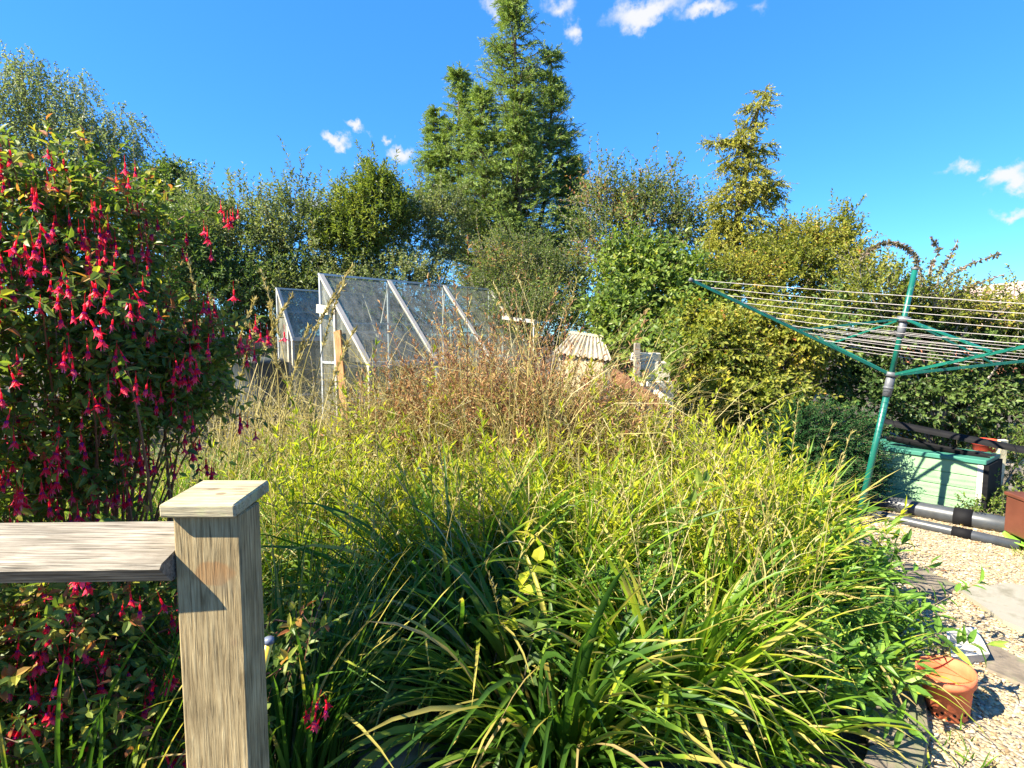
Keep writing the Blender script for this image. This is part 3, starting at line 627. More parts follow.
M['corr'] = plain_mat('grey_corrugated', (.27,.235,.18), .7, var=.2, scale=6, dirt=(.22,.18,.12), dscale=14)
M['cream'] = plain_mat('cream_render', (.38,.32,.20), .8, var=.15, dirt=(.4,.34,.22), dscale=7)
A, B = P(572, 333, 8.1), P(603, 337.5, 7.8); D_, C_ = P(553, 352, 7.1), P(612, 360.5, 6.85)
shc = (A+B+C_+D_)/4; sd = thing('garden_shed', 'low store with a grey corrugated roof and cream wall, half buried in dry growth', 'shed', (shc[0], shc[1], 0))
corrugated(sd, A, B, C_, D_, 11, .012, M['corr'])
g = Geo()
fw = [D_+np.array([.08, .06, -.03]), C_+np.array([-.10, .06, -.03]), B+np.array([0, -.04, -.03]), A+np.array([0, -.04, -.03])]
Vt = [np.array(p) for p in fw]; Vb = [np.array([p[0], p[1], 0]) for p in fw]
g.add(Vb+Vt, [(0,1,5,4),(1,2,6,5),(2,3,7,6),(3,0,4,7)]); link_mesh('wall', g, M['cream'], sd)
g = Geo(); add_bar(g, A+np.array([-.02, 0, .012]), B+np.array([.02, 0, .012]), .06, .03); link_mesh('ridge_cap', g, M['cream'], sd)
# white blocks stacked with post and rusty plank
M['white'] = plain_mat('whitewashed_block', (.52,.48,.40), .85, var=.12, scale=20, bump=.4, dirt=(.36,.33,.26), dscale=8, dlo=.55)
M['rust'] = wood_mat('rusty_plank', (.16,.07,.03), (.20,.10,.055), (.30,.18,.11), 0, scale=.5)
labs = ['white block at the foot of the pile beside the bramble', 'white block in the middle of the pile beside the bramble', 'white block topping the pile beside the bramble']
for i, (px, py, w, h) in enumerate([(655, 392, 30, 24), (652, 371, 30, 20), (645, 357, 24, 9)]):
    c = P(px, py, 6.2+.02*i); s = 6.2/F; g = Geo()
    an = [.25, .1, .4][i]; Mr = np.array([[math.cos(an), -math.sin(an), 0], [math.sin(an), math.cos(an), 0], [0, 0, 1]])
    hh = h*s if i else None
    z0 = (c[2]+h*s/2-0 ) ; zl = -h*s/2+.002 if i else -c[2]
    add_box(g, -w*s/2, w*s/2, -.12, .12, zl, h*s/2-.002, 0, (Mr, c), bev=.012)
    o = link_mesh('white_block', g, M['white'], None, tuple(c)); tag(o, labs[i], 'block', 'white blocks piled by the bramble')
g = Geo(); p = P(637, 350, 6.05); add_box(g, p[0]-.03, p[0]+.03, p[1]-.03, p[1]+.03, 0, P(637, 343, 6.05)[2], bev=.004); o = link_mesh('timber_stake', g, M['greywood'], None, (p[0], p[1], 0)); tag(o, 'grey timber stake upright in front of the white blocks', 'stake')
g = Geo(); a, b = P(612, 374, 6.0), P(668, 411, 5.6); add_bar(g, a, b, .04, .13, up=(.1, -.3, 1)); o = link_mesh('rusty_plank', g, M['rust'], None, tuple(b)); tag(o, 'rusty brown plank sloping down to the right below the white blocks', 'plank')
g = Geo(); a, b = P(655, 392, 5.9), P(668, 401, 5.75); add_bar(g, a, b, .05, .06); o = link_mesh('pale_offcut', g, M['white'], None, tuple(b)); tag(o, 'small pale offcut lying on the lower end of the rusty plank', 'offcut')
# ------------------------------------------------------------------ rotary clothes dryer
M['teal'] = plain_mat('teal_paint', (.006,.105,.075), .35, var=.15, scale=6, dirt=(.05,.16,.13), dscale=18, dlo=.6)
M['greyplastic'] = plain_mat('grey_plastic', (.10,.105,.115), .5, var=.15)
M['line'] = plain_mat('pvc_line', (.42,.38,.36), .4, var=.15)
M['metal'] = plain_mat('bright_metal', (.55,.55,.55), .3, metal=.8)
base = G(857, 526); topp = P(915, 270, base[1]-.02)
ax = nz((topp-base)[None])[0]; Lp = np.linalg.norm(topp-base)
ex = nz((np.array([1, 0, 0])-ax*ax[0])[None])[0]; ey = np.cross(ax, ex)
def dl(x, y, z): return base + ex*x + ey*y + ax*z
dr = thing('rotary_clothes_dryer', 'open rotary clothes dryer on a leaning teal pole, strung with pale lines', 'clothes dryer', tuple(base))
tp = lambda py: (P(890, py, base[1])[2]-base[2])/ax[2]
zh = tp(376); zu = tp(322)
g = Geo(); seg(g, dl(0, 0, 0), dl(0, 0, zh), .028, 16); link_mesh('lower_pole', g, M['teal'], dr)
g = Geo(); seg(g, dl(0, 0, zh), dl(0, 0, Lp), .023, 16); link_mesh('upper_pole', g, M['teal'], dr)
g = Geo(); seg(g, dl(0, 0, Lp), dl(0, 0, Lp+.02), .026, 16); link_mesh('top_cap', g, M['greyplastic'], dr)
g = Geo(); seg(g, dl(0, 0, zh-.19), dl(0, 0, zh+.02), .037, 16); seg(g, dl(0, 0, zh-.005), dl(0, 0, zh+.035), .055, 16); seg(g, dl(0, 0, zh-.12), dl(0, 0, zh-.10), .042, 16); link_mesh('lower_hub', g, M['greyplastic'], dr)
g = Geo(); seg(g, dl(0, 0, zu-.14), dl(0, 0, zu+.03), .034, 16); seg(g, dl(0, 0, zu), dl(0, 0, zu+.045), .055, 16); link_mesh('upper_hub', g, M['greyplastic'], dr)
RA, RISE = 2.02, .52
ARM0 = R_(184)
tips = []
for q in range(4):
    an = ARM0 + q*PI/2; u = np.array([math.cos(an), math.sin(an)])
    tip = (u[0]*RA, u[1]*RA, zh+.02+RISE); tips.append((u, tip))
    g = Geo(); add_bar(g, dl(u[0]*.04, u[1]*.04, zh+.02), dl(*tip), .018, .024); link_mesh('arm', g, M['teal'], dr)
    f = .47
    g = Geo(); add_bar(g, dl(u[0]*.04, u[1]*.04, zu+.02), dl(u[0]*RA*f, u[1]*RA*f, zh+.03+RISE*f), .018, .018); link_mesh('strut', g, M['teal'], dr)
    g = Geo(); e = dl(*tip); seg(g, e, dl(u[0]*(RA+.03), u[1]*(RA+.03), zh+.03+RISE), .019, 8); link_mesh('arm_end', g, M['greyplastic'], dr)
NL = 9
for q in range(NL):
    f = 1-.08*q - .01
    V = []
    for a in range(4):
        u, _ = tips[a]; u2, _ = tips[(a+1) % 4]
        p0 = np.array(dl(u[0]*RA*f, u[1]*RA*f, zh+.035+RISE*f)); p1 = np.array(dl(u2[0]*RA*f, u2[1]*RA*f, zh+.035+RISE*f))
        t = np.linspace(0, 1, 9)[:-1, None]; sag = rng.uniform(.01, .035)*f
        V.append(p0*(1-t)+p1*t - np.array([0, 0, 1])*sag*4*t*(1-t))
    V = np.concatenate(V+[V[0][:1]]); g = Geo(); tubes(g, V, np.full(len(V), .0021), 5); link_mesh('washing_line', g, M['line'], dr)

# ------------------------------------------------------------------ green panelled box
M['palegreen'] = plain_mat('pale_green_paint', (.22,.37,.20), .5, var=.08, scale=5, dirt=(.17,.30,.16), dscale=6, dlo=.5, dhi=.75)
M['midgreen'] = plain_mat('green_lid_paint', (.04,.17,.12), .45, var=.15, scale=5)
M['whitep'] = plain_mat('white_plastic', (.45,.43,.38), .4, var=.06, dirt=(.55,.52,.44), dscale=9)
M['black'] = plain_mat('black_plastic', (.006,.006,.007), .75, spec=.15, var=.3)
b0 = G(862, 497); b1 = G(980, 521); bd = nz((b1-b0)[None])[0]; bn = np.array([bd[1], -bd[0], 0]); bn = bn if bn[1] < 0 or bn[0] < 0 else -bn
if bn[0] > 0: bn = -bn
Lb = np.linalg.norm(b1-b0); Mb = np.stack([bd, -bn, np.array([0, 0, 1])], 1)
zt = .60
bx = thing('storage_box', 'pale green panelled garden storage box behind the clothes dryer', 'storage box', tuple(b0))
BT = (Mb, b0)
for q in range(4):
    pass
g = Geo()
hp = (zt-.07)/4
for q in range(4): add_box(g, .03, Lb-.05, 0, .02, .03+q*hp, .03+(q+1)*hp-.006, 0, BT, bev=.003)
link_mesh('front_panel', g, M['palegreen'], bx)
g = Geo(); add_box(g, 0, Lb, .022, .5, .02, zt-.05, 0, BT); link_mesh('body', g, M['palegreen'], bx)
g = Geo(); add_box(g, -.02, Lb+.02, -.02, .52, zt-.045, zt, 0, BT, bev=.006); link_mesh('lid', g, M['midgreen'], bx)
g = Geo(); add_box(g, Lb-.048, Lb-.002, -.004, .018, .02, zt-.047, 0, BT); link_mesh('corner_strip', g, M['whitep'], bx)
g = Geo(); add_box(g, Lb+.002, Lb+.04, -.006, .5, .0, zt-.047, 0, BT); link_mesh('end_frame', g, M['black'], bx)
g = Geo(); add_box(g, 0, .028, -.003, .018, .02, zt-.047, 0, BT); link_mesh('corner_strip', g, M['midgreen'], bx)
# pipes lying on gravel
M['pipe'] = plain_mat('grey_pipe', (.045,.05,.055), .4, var=.2, dirt=(.09,.09,.08), dscale=7, dlo=.5, dhi=.8)
def pipe(name, label, a, b, r, mat, coll=True, group=None, sub=.55):
    a = np.array(a); b = np.array(b); o = thing(name, label, 'pipe', tuple(a), group)
    g = Geo(); n = 18; p = np.linspace(a, b, 4); tubes(g, p, np.full(4, r), n); link_mesh('tube', g, mat, o)
    if coll:
        m0 = a+(b-a)*sub; d = nz((b-a)[None])[0]; g = Geo(); seg(g, m0, m0+d*.14, r*1.12, 18); link_mesh('collar', g, M['black'], o)
    return o
def Gz(px, py, z): return G(px, py, z)
pipe('drain_pipe', 'thick dark grey drain pipe lying nearest the green box', Gz(825, 492, .08), Gz(1075, 538, .08), .078, M['pipe'], True, None, .58)
pipe('drain_pipe', 'thinner grey drain pipe lying on the gravel in front of the thick one', Gz(845, 508, .045), Gz(1020, 546, .045), .045, M['pipe'], True, None, .66)
g = Geo(); e = Gz(1003, 545, .04); d = nz((Gz(1020, 548, .04)-Gz(850, 508, .04))[None])[0]; seg(g, e-d*.03, e+d*.05, .04, 16); 
# black gutters lying above the box
a, b = P(884, 424, 6.2), P(1045, 457, 5.25)
for i, (dx, dz, lab) in enumerate([(0, 0, 'black gutter length resting above the green box, upper of two'), (.02, -.12, 'black gutter length resting on the green box lid, lower of two')]):
    aa = a+np.array([dx, -.05*i, dz]); bb = (b if i == 0 else P(985, 455, 5.55)) + np.array([dx, -.05*i, dz if i == 0 else 0]); dd = nz((bb-aa)[None])[0]
    s = nz(np.cross(dd, [0, 0, 1])[None])[0]; up = np.cross(s, dd); V = []
    m = 9
    for p in (aa, bb):
        for rr in (.06, .053):
            for k in range(m): t = PI*k/(m-1); V.append(p + s*rr*math.cos(t) + up*rr*math.sin(t)*(1 if i == 0 else -1))
    Fc = []
    for k in range(m-1): Fc += [(k, k+1, 2*m+k+1, 2*m+k), (m+k, m+k+1, 3*m+k+1, 3*m+k), (k, k+1, m+k+1, m+k), (2*m+k, 2*m+k+1, 3*m+k+1, 3*m+k)]
    Fc += [(0, m, 3*m, 2*m), (m-1, 2*m-1, 4*m-1, 3*m-1)]
    g = Geo(); g.add(V, Fc); o = link_mesh('black_gutter', g, M['black'], None, tuple(aa)); tag(o, lab, 'gutter', 'black gutters over the storage box')
# prop posts for the upper gutter
g = Geo(); p = P(1012, 470, 5.7); add_bar(g, np.array([p[0]-.02, p[1]+.15, 0]), P(1003, 440, 5.75), .07, .05, up=(0, 1, 0)); o = link_mesh('cream_post', g, M['creamwood'], None, (p[0], p[1], 0)); tag(o, 'cream timber post leaning at the right end of the green box', 'post')
M['redclay'] = plain_mat('red_plastic', (.55,.06,.03), .4, var=.15); M['terra'] = plain_mat('terracotta', (.52,.13,.05), .75, var=.12, scale=30, bump=.15, dirt=(.50,.20,.11), dscale=9, dlo=.58, dhi=.8)
def pot_geo(g, c, r, h, axis=(0, 0, 1), n=28, rim=True):
    axis = nz(np.array([axis], float))[0]; s = nz(np.cross(axis, [.1, 1, .05])[None])[0]; u = np.cross(s, axis)
    prof = [(0, 0), (r*.68, 0), (r*.70, .005), (r*.9, h*.78), (r*1.0, h*.79), (r*1.03, h), (r*.96, h), (r*.86, h*.8), (r*.62, .02), (0, .02)]
    V = []
    for pr, z in prof:
        for q in range(n): a = 2*PI*q/n; V.append(np.array(c)+axis*z+(s*math.cos(a)+u*math.sin(a))*max(pr, .0005))
    Fc = [(i*n+q, i*n+(q+1) % n, (i+1)*n+(q+1) % n, (i+1)*n+q) for i in range(len(prof)-1) for q in range(n)]
    g.add(V, Fc, smooth=True)
M['terra_s'] = M['terra']
c = G(985, 478); c = P(985, 455, 6.25); c[2] = .35
g = Geo(); pot_geo(g, (c[0], c[1], .38), .13, .26); o = link_mesh('plant_pot', g, M['redclay'], None, (c[0], c[1], .38)); tag(o, 'bright red plant pot behind the right end of the green box', 'plant pot')
g = Geo(); add_box(g, c[0]-.3, c[0]+.3, c[1]-.14, c[1]+.3, 0, .378, bev=.005); o = link_mesh('wooden_crate', g, M['greywood'], None, (c[0], c[1], 0)); tag(o, 'grey timber crate under the bright red pot', 'crate')
# cream block wall at far right
g = Geo(); a = P(1008, 430, 6.9); add_box(g, a[0], a[0]+1.6, a[1], a[1]+.12, 0, P(1008, 424, 6.9)[2], bev=.005); o = link_mesh('cream_wall', g, M['cream'], None, (a[0], a[1], 0)); tag(o, 'low cream rendered wall at the right edge behind the gutters', 'wall')
# brown planter chest at right edge
M['brownp'] = plain_mat('brown_plastic', (.11,.035,.02), .45, var=.15, scale=7)
c0 = G(1050, 562); bw = thing('brown_planter', 'reddish brown square planter box cut by the right edge of the picture', 'planter', tuple(c0))
Mb2 = np.stack([np.array([.99, -.1, 0]), np.array([.1, .99, 0]), np.array([0, 0, 1])], 1); Mb2[:, 0] /= np.linalg.norm(Mb2[:, 0]); Mb2[:, 1] /= np.linalg.norm(Mb2[:, 1])
g = Geo(); add_box(g, 0, .5, 0, .5, .08, .40, 0, (Mb2, c0), bev=.01); link_mesh('body', g, M['brownp'], bw)
g = Geo(); add_box(g, -.012, .512, -.012, .512, .402, .435, 0, (Mb2, c0), bev=.006); link_mesh('rim', g, M['brownp'], bw)
g = Geo()
for (x0, x1, z0, z1) in ((.05, .45, .13, .142), (.05, .45, .345, .357), (.05, .062, .142, .345), (.438, .45, .142, .345)): add_box(g, x0, x1, -.010, -.001, z0, z1, 0, (Mb2, c0))
link_mesh('moulding', g, M['greyplastic'], bw)
for x, y in ((.04, .04), (.46, .04), (.04, .46), (.46, .46)):
    g = Geo(); add_box(g, x-.03, x+.03, y-.03, y+.03, 0, .078, 0, (Mb2, c0)); link_mesh('foot', g, M['brownp'], bw)
M['lime'] = plain_mat('lime_plastic', (.22,.50,.05), .4, var=.1)
g = Geo(); cl_ = c0+np.array([.25, .22, 0]); pot_geo(g, (cl_[0], cl_[1], .016), .33, .06); o = link_mesh('lime_tray', g, M['lime'], None, (cl_[0], cl_[1], .016)); tag(o, 'round lime green tray under the reddish brown planter', 'tray')
# white-grey sheet / slab
M['slab'] = plain_mat('pale_slab', (.25,.23,.18), .6, var=.12, scale=5, bump=.15, bscale=15, dirt=(.17,.155,.11), dscale=5)
g = Geo(); cs = [G(958, 588, .04), G(1010, 583, .04), G(1110, 600, .04), G(1075, 650, .04), G(1003, 620, .04)]
g.add([c for c in cs]+[c-np.array([0, 0, .035]) for c in cs], [(0,1,2,3,4), (0,5,6,1), (1,6,7,2), (2,7,8,3), (3,8,9,4), (4,9,5,0)])
o = link_mesh('paving_slab', g, M['slab'], None, tuple(cs[0])); tag(o, 'pale grey paving slab lying on the gravel under the brown planter', 'slab')
# white tray
tr = [G(948, 630, .07), G(975, 628, .07), G(989, 652, .07), G(978, 664, .07), G(945, 648, .07)]
tr = np.array([G(946, 629, .08), G(976, 627, .08), G(990, 654, .08), G(950, 657, .08)])
cc = tr.mean(0); ou = tr; inn = cc+(tr-cc)*.86; bo = cc+(tr-cc)*.80; bo[:, 2] = .014; bi = cc+(tr-cc)*.74; bi[:, 2] = .022
V = np.concatenate([ou, inn, bo, bi]); Fc = []
for q in range(4):
    r = (q+1) % 4; Fc += [(q, r, 4+r, 4+q), (q, 8+q, 8+r, r), (4+q, 4+r, 12+r, 12+q)]
Fc += [(8, 11, 10, 9), (12, 13, 14, 15)]
g = Geo(); g.add(V, Fc); o = link_mesh('plastic_tray', g, M['whitep'], None, tuple(cc)); tag(o, 'small white plastic tray on the gravel above the terracotta pot', 'tray')
# terracotta pot lying tipped
c = G(955, 712); 
g = Geo(); c = G(948, 716); PA = (-.14, -.02, 1); pot_geo(g, (c[0], c[1], .02), .115, .215, axis=PA)
ax_ = nz(np.array([PA]))[0]; s_ = nz(np.cross(ax_, [.1, 1, .05])[None])[0]; u_ = np.cross(s_, ax_); pc = np.array([c[0], c[1], .02])
for q in range(24):
    aa = (q//2)*PI/6 + (q % 2)*.26; hh_ = .022+.022*(q % 2); rr_ = .115*(.70+.2*hh_/.168)+.002; rd = s_*math.cos(aa)+u_*math.sin(aa); tg = np.cross(ax_, rd); cc_ = pc+ax_*hh_+rd*rr_
    g.add([cc_+(tg*math.cos(t)+ax_*math.sin(t))*.0075 for t in np.linspace(0, 2*PI, 9)[:-1]], [tuple(range(8))], 1)

pt_ = link_mesh('terracotta_pot', g, [M['terra'], M['black']], None, (c[0], c[1], 0)); tag(pt_, 'terracotta pot leaning into the leaves at the bed edge', 'plant pot')
# stone edging blocks round the bed
M['edge'] = plain_mat('edging_stone', (.15,.12,.085), .9, var=.3, scale=14, bump=.6, bscale=40, dirt=(.12,.13,.06), dscale=8)
ed = [((926, 716), (912, 768), 'nearest the bottom of the picture right of the leaves'), ((905, 690), (930, 712), 'beside the terracotta pot'), ((1000, 668), (962, 640), 'right of the white tray')]
def eblock(quad, h, lab):
    cs = [G(px, py, h) for px, py in quad]; g = Geo(); n = len(cs)
    low = [np.array([c[0], c[1], 0]) for c in cs]; ins = np.mean(cs, 0); top = [ins+(c-ins)*.94 for c in cs]; mid = [c-np.array([0, 0, .012]) for c in cs]
    Fc = [tuple(range(n))]
    for q in range(n): r = (q+1) % n; Fc += [(q, n+q, n+r, r), (n+q, 2*n+q, 2*n+r, n+r)]
    g.add(top+mid+low, Fc); o = link_mesh('edging_stone', g, M['edge'], None, tuple(low[0])); tag(o, lab, 'edging stone', 'edging stones round the bed')
eblock([(862, 700), (925, 692), (930, 728), (870, 742)], .06, 'mossy edging stone directly left of the terracotta pot')
eblock([(868, 745), (930, 731), (920, 790), (850, 800)], .06, 'mossy edging stone at the very bottom of the picture')
eblock([(988, 640), (1040, 668), (1030, 688), (985, 668)], .03, 'flat brown edging stone to the right of the white tray')
eblock([(905, 560), (960, 585), (940, 600), (900, 580)], .03, 'flat brown edging stone above the white tray')
# small stone visible low centre
g = Geo(); c = G(395, 760); 
Vs = nz(rng.normal(size=(1, 3)))
ico = bpy.data.meshes.new('tmp')
import bmesh
bmx = bmesh.new(); bmesh.ops.create_icosphere(bmx, subdivisions=3, radius=1); vs = np.array([v.co[:] for v in bmx.verts]); fs = np.array([[v.index for v in f.verts] for f in bmx.faces]); bmx.free(); bpy.data.meshes.remove(ico)
vv = vs*np.array([.16, .12, .07])*(1+.08*np.sin(vs[:, :1]*7)+.06*np.cos(vs[:, 1:2]*9)) + np.array([c[0], c[1], .05]); vv[:, 2] = np.clip(vv[:, 2], 0, .13)
g.add(vv, [fs], smooth=True); o = link_mesh('rock', g, M['edge'], None, (c[0], c[1], 0)); tag(o, 'dark flat rock in deep shade beneath the strap leaves', 'rock')

# neighbour house top right
M['hwall'] = plain_mat('white_render_house', (.75,.74,.71), .8, var=.05); M['roof'] = plain_mat('grey_pink_tiles', (.34,.24,.20), .8, var=.2, scale=3); M['brick'] = plain_mat('red_brick', (.40,.15,.08), .9, var=.25, scale=20)
hY = 26; hc = P(1060, 300, hY); hs_ = thing('neighbour_house', 'white rendered neighbour house beyond the hedge at the far right', 'house', (hc[0], hc[1], 0))
zt2 = P(1000, 321, hY)[2]+.3; x0 = P(1003, 290, hY)[0]
g = Geo(); add_box(g, x0+.3, x0+8, hY, hY+7, 0, zt2-.9); link_mesh('wall', g, M['brick'], hs_)
g = Geo(); xm = x0+4.2; g.add([(x0+.25, hY-.01, zt2-.88), (x0+8.05, hY-.01, zt2-.88), (xm, hY-.01, zt2+1.6), (x0+.25, hY+7, zt2-.88), (x0+8.05, hY+7, zt2-.88), (xm, hY+7, zt2+1.6)], [(0,1,2), (3,5,4), (0,3,4,1)]); link_mesh('gable', g, M['hwall'], hs_)
g = Geo()
for (xa, za, xb, zb) in ((x0-.2, zt2-1.05, xm, zt2+1.72), (xm, zt2+1.72, x0+8.5, zt2-1.05)):
    g.add([(xa, hY-.3, za), (xb, hY-.3, zb), (xb, hY+7.3, zb), (xa, hY+7.3, za), (xa, hY-.3, za+.12), (xb, hY-.3, zb+.12), (xb, hY+7.3, zb+.12), (xa, hY+7.3, za+.12)], [(0,1,2,3),(4,7,6,5),(0,4,5,1),(3,2,6,7),(0,3,7,4),(1,5,6,2)])
link_mesh('roof', g, M['roof'], hs_)
g = Geo(); add_box(g, x0+1.4, x0+2.2, hY-.06, hY-.02, zt2-2.6, zt2-1.4); link_mesh('window', g, M['black'], hs_)
# ------------------------------------------------------------------ background trees
def spruce():
    Y0 = 13.0; b = P(515, 300, Y0); x0, y0 = b[0], b[1]; zt = P(520, -14, Y0)[2]
    o = thing('spruce_tree', 'tall dark green spruce towering over the middle of the garden', 'tree', (x0, y0, 0))
    gl, gt, gk = Geo(), Geo(), Geo()
    leaders = [(0, 0, zt, 1.0), (-1.25, .1, zt-1.7, .55), (.8, .1, zt-1.3, .45), (1.25, -.1, zt-3.6, .45), (-1.75, .2, zt-2.5, .45), (.1, -.6, zt-2.4, .6), (-.7, -.4, zt-2.2, .5)]
    for lx, ly, lz, s in leaders:
        zb = 0 if s == 1 else 2.0
        t = np.linspace(0, 1, 12)[:, None]
        p = np.array([[x0, y0, zb]])*(1-t) + np.array([[x0+lx, y0+ly, lz]])*t; 
        if s < 1: p[:, 0] = x0 + lx*np.minimum(1, t[:, 0]*1.8); p[:, 1] = y0+ly*np.minimum(1, t[:, 0]*1.8)
        tubes(gk, p, np.linspace(.16*s, .012, 12), 8)
        nb = int(300*s + 50)
        u = rng.random(nb)**.8; z = lz - .05 - (lz-1.3)*(1-u)*(.98 if s == 1 else .8)
        d = (lz-z); ln = np.minimum(.14+d*.30, 1.3)*s**.4*rng.uniform(.6, 1.35, nb)
        ln = np.where(z < 3.2, ln*.9, ln)
        az = rng.uniform(0, 2*PI, nb); ex_ = np.stack([np.cos(az), np.sin(az), 0*az], 1)
        tz = np.clip((z-zb)/(lz-zb), 0, 1)
        if s < 1: S = np.stack([x0+lx*np.minimum(1, tz*1.8), y0+ly*np.minimum(1, tz*1.8), z], 1)
        else: S = np.stack([x0+lx*tz, y0+ly*tz, z], 1)
        k = 7; tt = np.linspace(0, 1, k)[None, :, None]
        rise = .30*(1-.6*(d/8))
        path = S[:, None] + ex_[:, None]*ln[:, None, None]*tt + np.array([0, 0, 1.])*(ln[:, None]*( -.10*tt[..., 0] + rise[:, None]*1.4*tt[..., 0]**2))[..., None]
        tubes(gt, path, np.linspace(.016, .004, k)[None]*np.ones((nb, 1)), 4, cap=False)
        # secondary twigs
        m = 10; ti = rng.uniform(.12, 1, (nb, m)); 
        pos = S[:, None] + ex_[:, None]*(ln[:, None]*ti)[..., None] + np.array([0, 0, 1.])*(ln[:, None]*(-.10*ti + rise[:, None]*1.4*ti**2))[..., None]
        sgn = np.where(rng.random((nb, m)) < .5, 1, -1)[..., None]; sd = np.stack([-np.sin(az), np.cos(az), 0*az], 1)[:, None]
        D = nz(ex_[:, None]*.75 + sd*sgn*.75 + np.array([0, 0, 1.])*rng.normal(.15, .4, (nb, m, 1)))
        tl = (.14+.30*ln[:, None]*(1-ti)+.05)*rng.uniform(.6, 1.2, (nb, m))
        hue = np.clip(rng.normal(.5, .25, nb*m), 0, 1)
        twig_leaves(gl, gt, pos.reshape(-1, 3), D.reshape(-1, 3), tl.ravel(), 15, .075, .018, 0, .12, 3, .6, 0, rad=.003, hue=hue, tstart=.0, droop=.05)
    link_mesh('crown', gl, M['spruce'], o); link_mesh('branches', gt, M['twig'], o); link_mesh('trunk', gk, M['bark'], o)
spruce()

def birch():
    Y0 = 17.0; b = P(60, 300, Y0)
    o = thing('birch_tree', 'tall weeping birch with drooping twigs at the left behind the fuchsia', 'tree', (b[0], b[1], 0))
    gl, gt, gk = Geo(), Geo(), Geo(); zt = P(40, 42, Y0)[2]
    tubes(gk, np.array([[b[0], b[1], 0], [b[0]-.1, b[1], 3], [b[0]-.3, b[1], 6], [b[0]-.7, b[1], zt-1]]), np.array([.2, .15, .09, .02]), 8)
    lobes = [(15,95,45,50),(55,105,45,45),(95,130,40,35),(125,130,22,30),(-40,110,60,60),(130,165,18,28),(60,160,60,45),(5,170,60,50),(100,170,40,30),(20,62,20,18),(75,85,18,18)]
    for px, py, rx, ry in lobes:
        c, r, _ = clump(px, py, Y0+rng.uniform(-.8, .8), rx, ry); n = int(rx*ry*.11)
        u = randunit(n); S0 = c+u*r*(rng.random(n)**.4)[:, None]
        D0 = nz(u*np.array([.5, .5, .1])+np.array([0, 0, -.85])+rng.normal(0, .25, (n, 3)))
        hue = np.clip(.5+.4*np.sin(S0[:, 0]*3)+rng.normal(0, .2, n), 0, 1)
        twig_leaves(gl, gt, S0, D0, rng.uniform(.5, 1.2, n), 18, .085, .05, 0, .15, 4, 1.0, 0, rad=.006, hue=hue, tstart=0)
        t = np.linspace(0, 1, 6)[:, None]; p0 = np.array([b[0]-.2, b[1], 3.5]); p = p0*(1-t)+(c)*t; p[:, 2] += (t[:, 0]*(1-t[:, 0]))*1.0
        tubes(gt, p, np.linspace(.05, .012, 6), 5)
    link_mesh('crown', gl, M['birch'], o); link_mesh('branches', gt, M['twig'], o); link_mesh('trunk', gk, M['bark'], o)
birch()
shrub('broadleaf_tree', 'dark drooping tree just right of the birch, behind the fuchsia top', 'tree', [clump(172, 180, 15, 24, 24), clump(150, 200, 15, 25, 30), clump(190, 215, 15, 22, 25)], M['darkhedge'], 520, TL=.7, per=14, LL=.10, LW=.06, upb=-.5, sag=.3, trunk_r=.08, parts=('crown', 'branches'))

# wall of shrubs
shrub('willow_shrub', 'grey green shrub with upright leafy shoots left of the greenhouses', 'shrub',
      [clump(240, 250, 11, 60, 62), clump(300, 245, 11, 50, 55), clump(215, 290, 10.5, 50, 60), clump(200, 235, 11.5, 40, 40), clump(285, 300, 10.6, 60, 40)],
      M['grey_shrub'], 2300, TL=.46, per=14, LL=.085, LW=.036, upb=.8, extra_shoots=60, shoot_len=.9)
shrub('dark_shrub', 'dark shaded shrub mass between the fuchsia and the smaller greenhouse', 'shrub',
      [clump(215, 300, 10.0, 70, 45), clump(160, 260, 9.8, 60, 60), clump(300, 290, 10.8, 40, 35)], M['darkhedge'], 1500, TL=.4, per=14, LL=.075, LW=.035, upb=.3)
shrub('laurel_tree', 'bright olive tree with upright leaf tufts behind the larger greenhouse', 'tree',
      [clump(372, 225, 11.2, 42, 52), clump(350, 250, 11, 40, 45), clump(375, 190, 11.3, 22, 20)], M['laurel'], 1250, TL=.4, per=16, LL=.095, LW=.030, upb=1.0, extra_shoots=22, shoot_len=.6, parts=('crown', 'branches'))
shrub('cotoneaster', 'pale greyish twiggy shrub between the laurel and the spruce', 'shrub',
      [clump(415, 245, 11.6, 38, 50), clump(445, 225, 11.8, 30, 40), clump(400, 285, 10.8, 55, 30), clump(340, 285, 10.6, 40, 22)], M['grey_shrub'], 1400, TL=.38, per=14, LL=.06, LW=.03, upb=.5, extra_shoots=24, shoot_len=.7)
shrub('elder_shrub', 'olive twiggy shrub in front of the spruce foot', 'shrub',
      [clump(515, 275, 10.2, 50, 45), clump(490, 300, 9.8, 40, 30), clump(550, 290, 9.8, 35, 40), clump(525, 315, 9.0, 50, 24)], M['hawthorn'], 1500, TL=.4, per=14, LL=.055, LW=.024, upb=.5, extra_shoots=16, shoot_len=.6, tmat='twig_grey')
shrub('hawthorn_tree', 'loose small tree with reddish berries tinting its leaves, right of the spruce', 'tree',
      [clump(610, 235, 10.5, 40, 50), clump(655, 225, 10.3, 45, 42), clump(690, 245, 10, 35, 40), clump(600, 280, 10, 40, 40), clump(640, 190, 10.4, 26, 14), clump(600, 195, 10.6, 22, 16)], M['hawthorn'], 1700, TL=.5, per=13, LL=.062, LW=.034, upb=.7, extra_shoots=70, shoot_len=.8, tmat='twig_grey', parts=('crown', 'branches'))
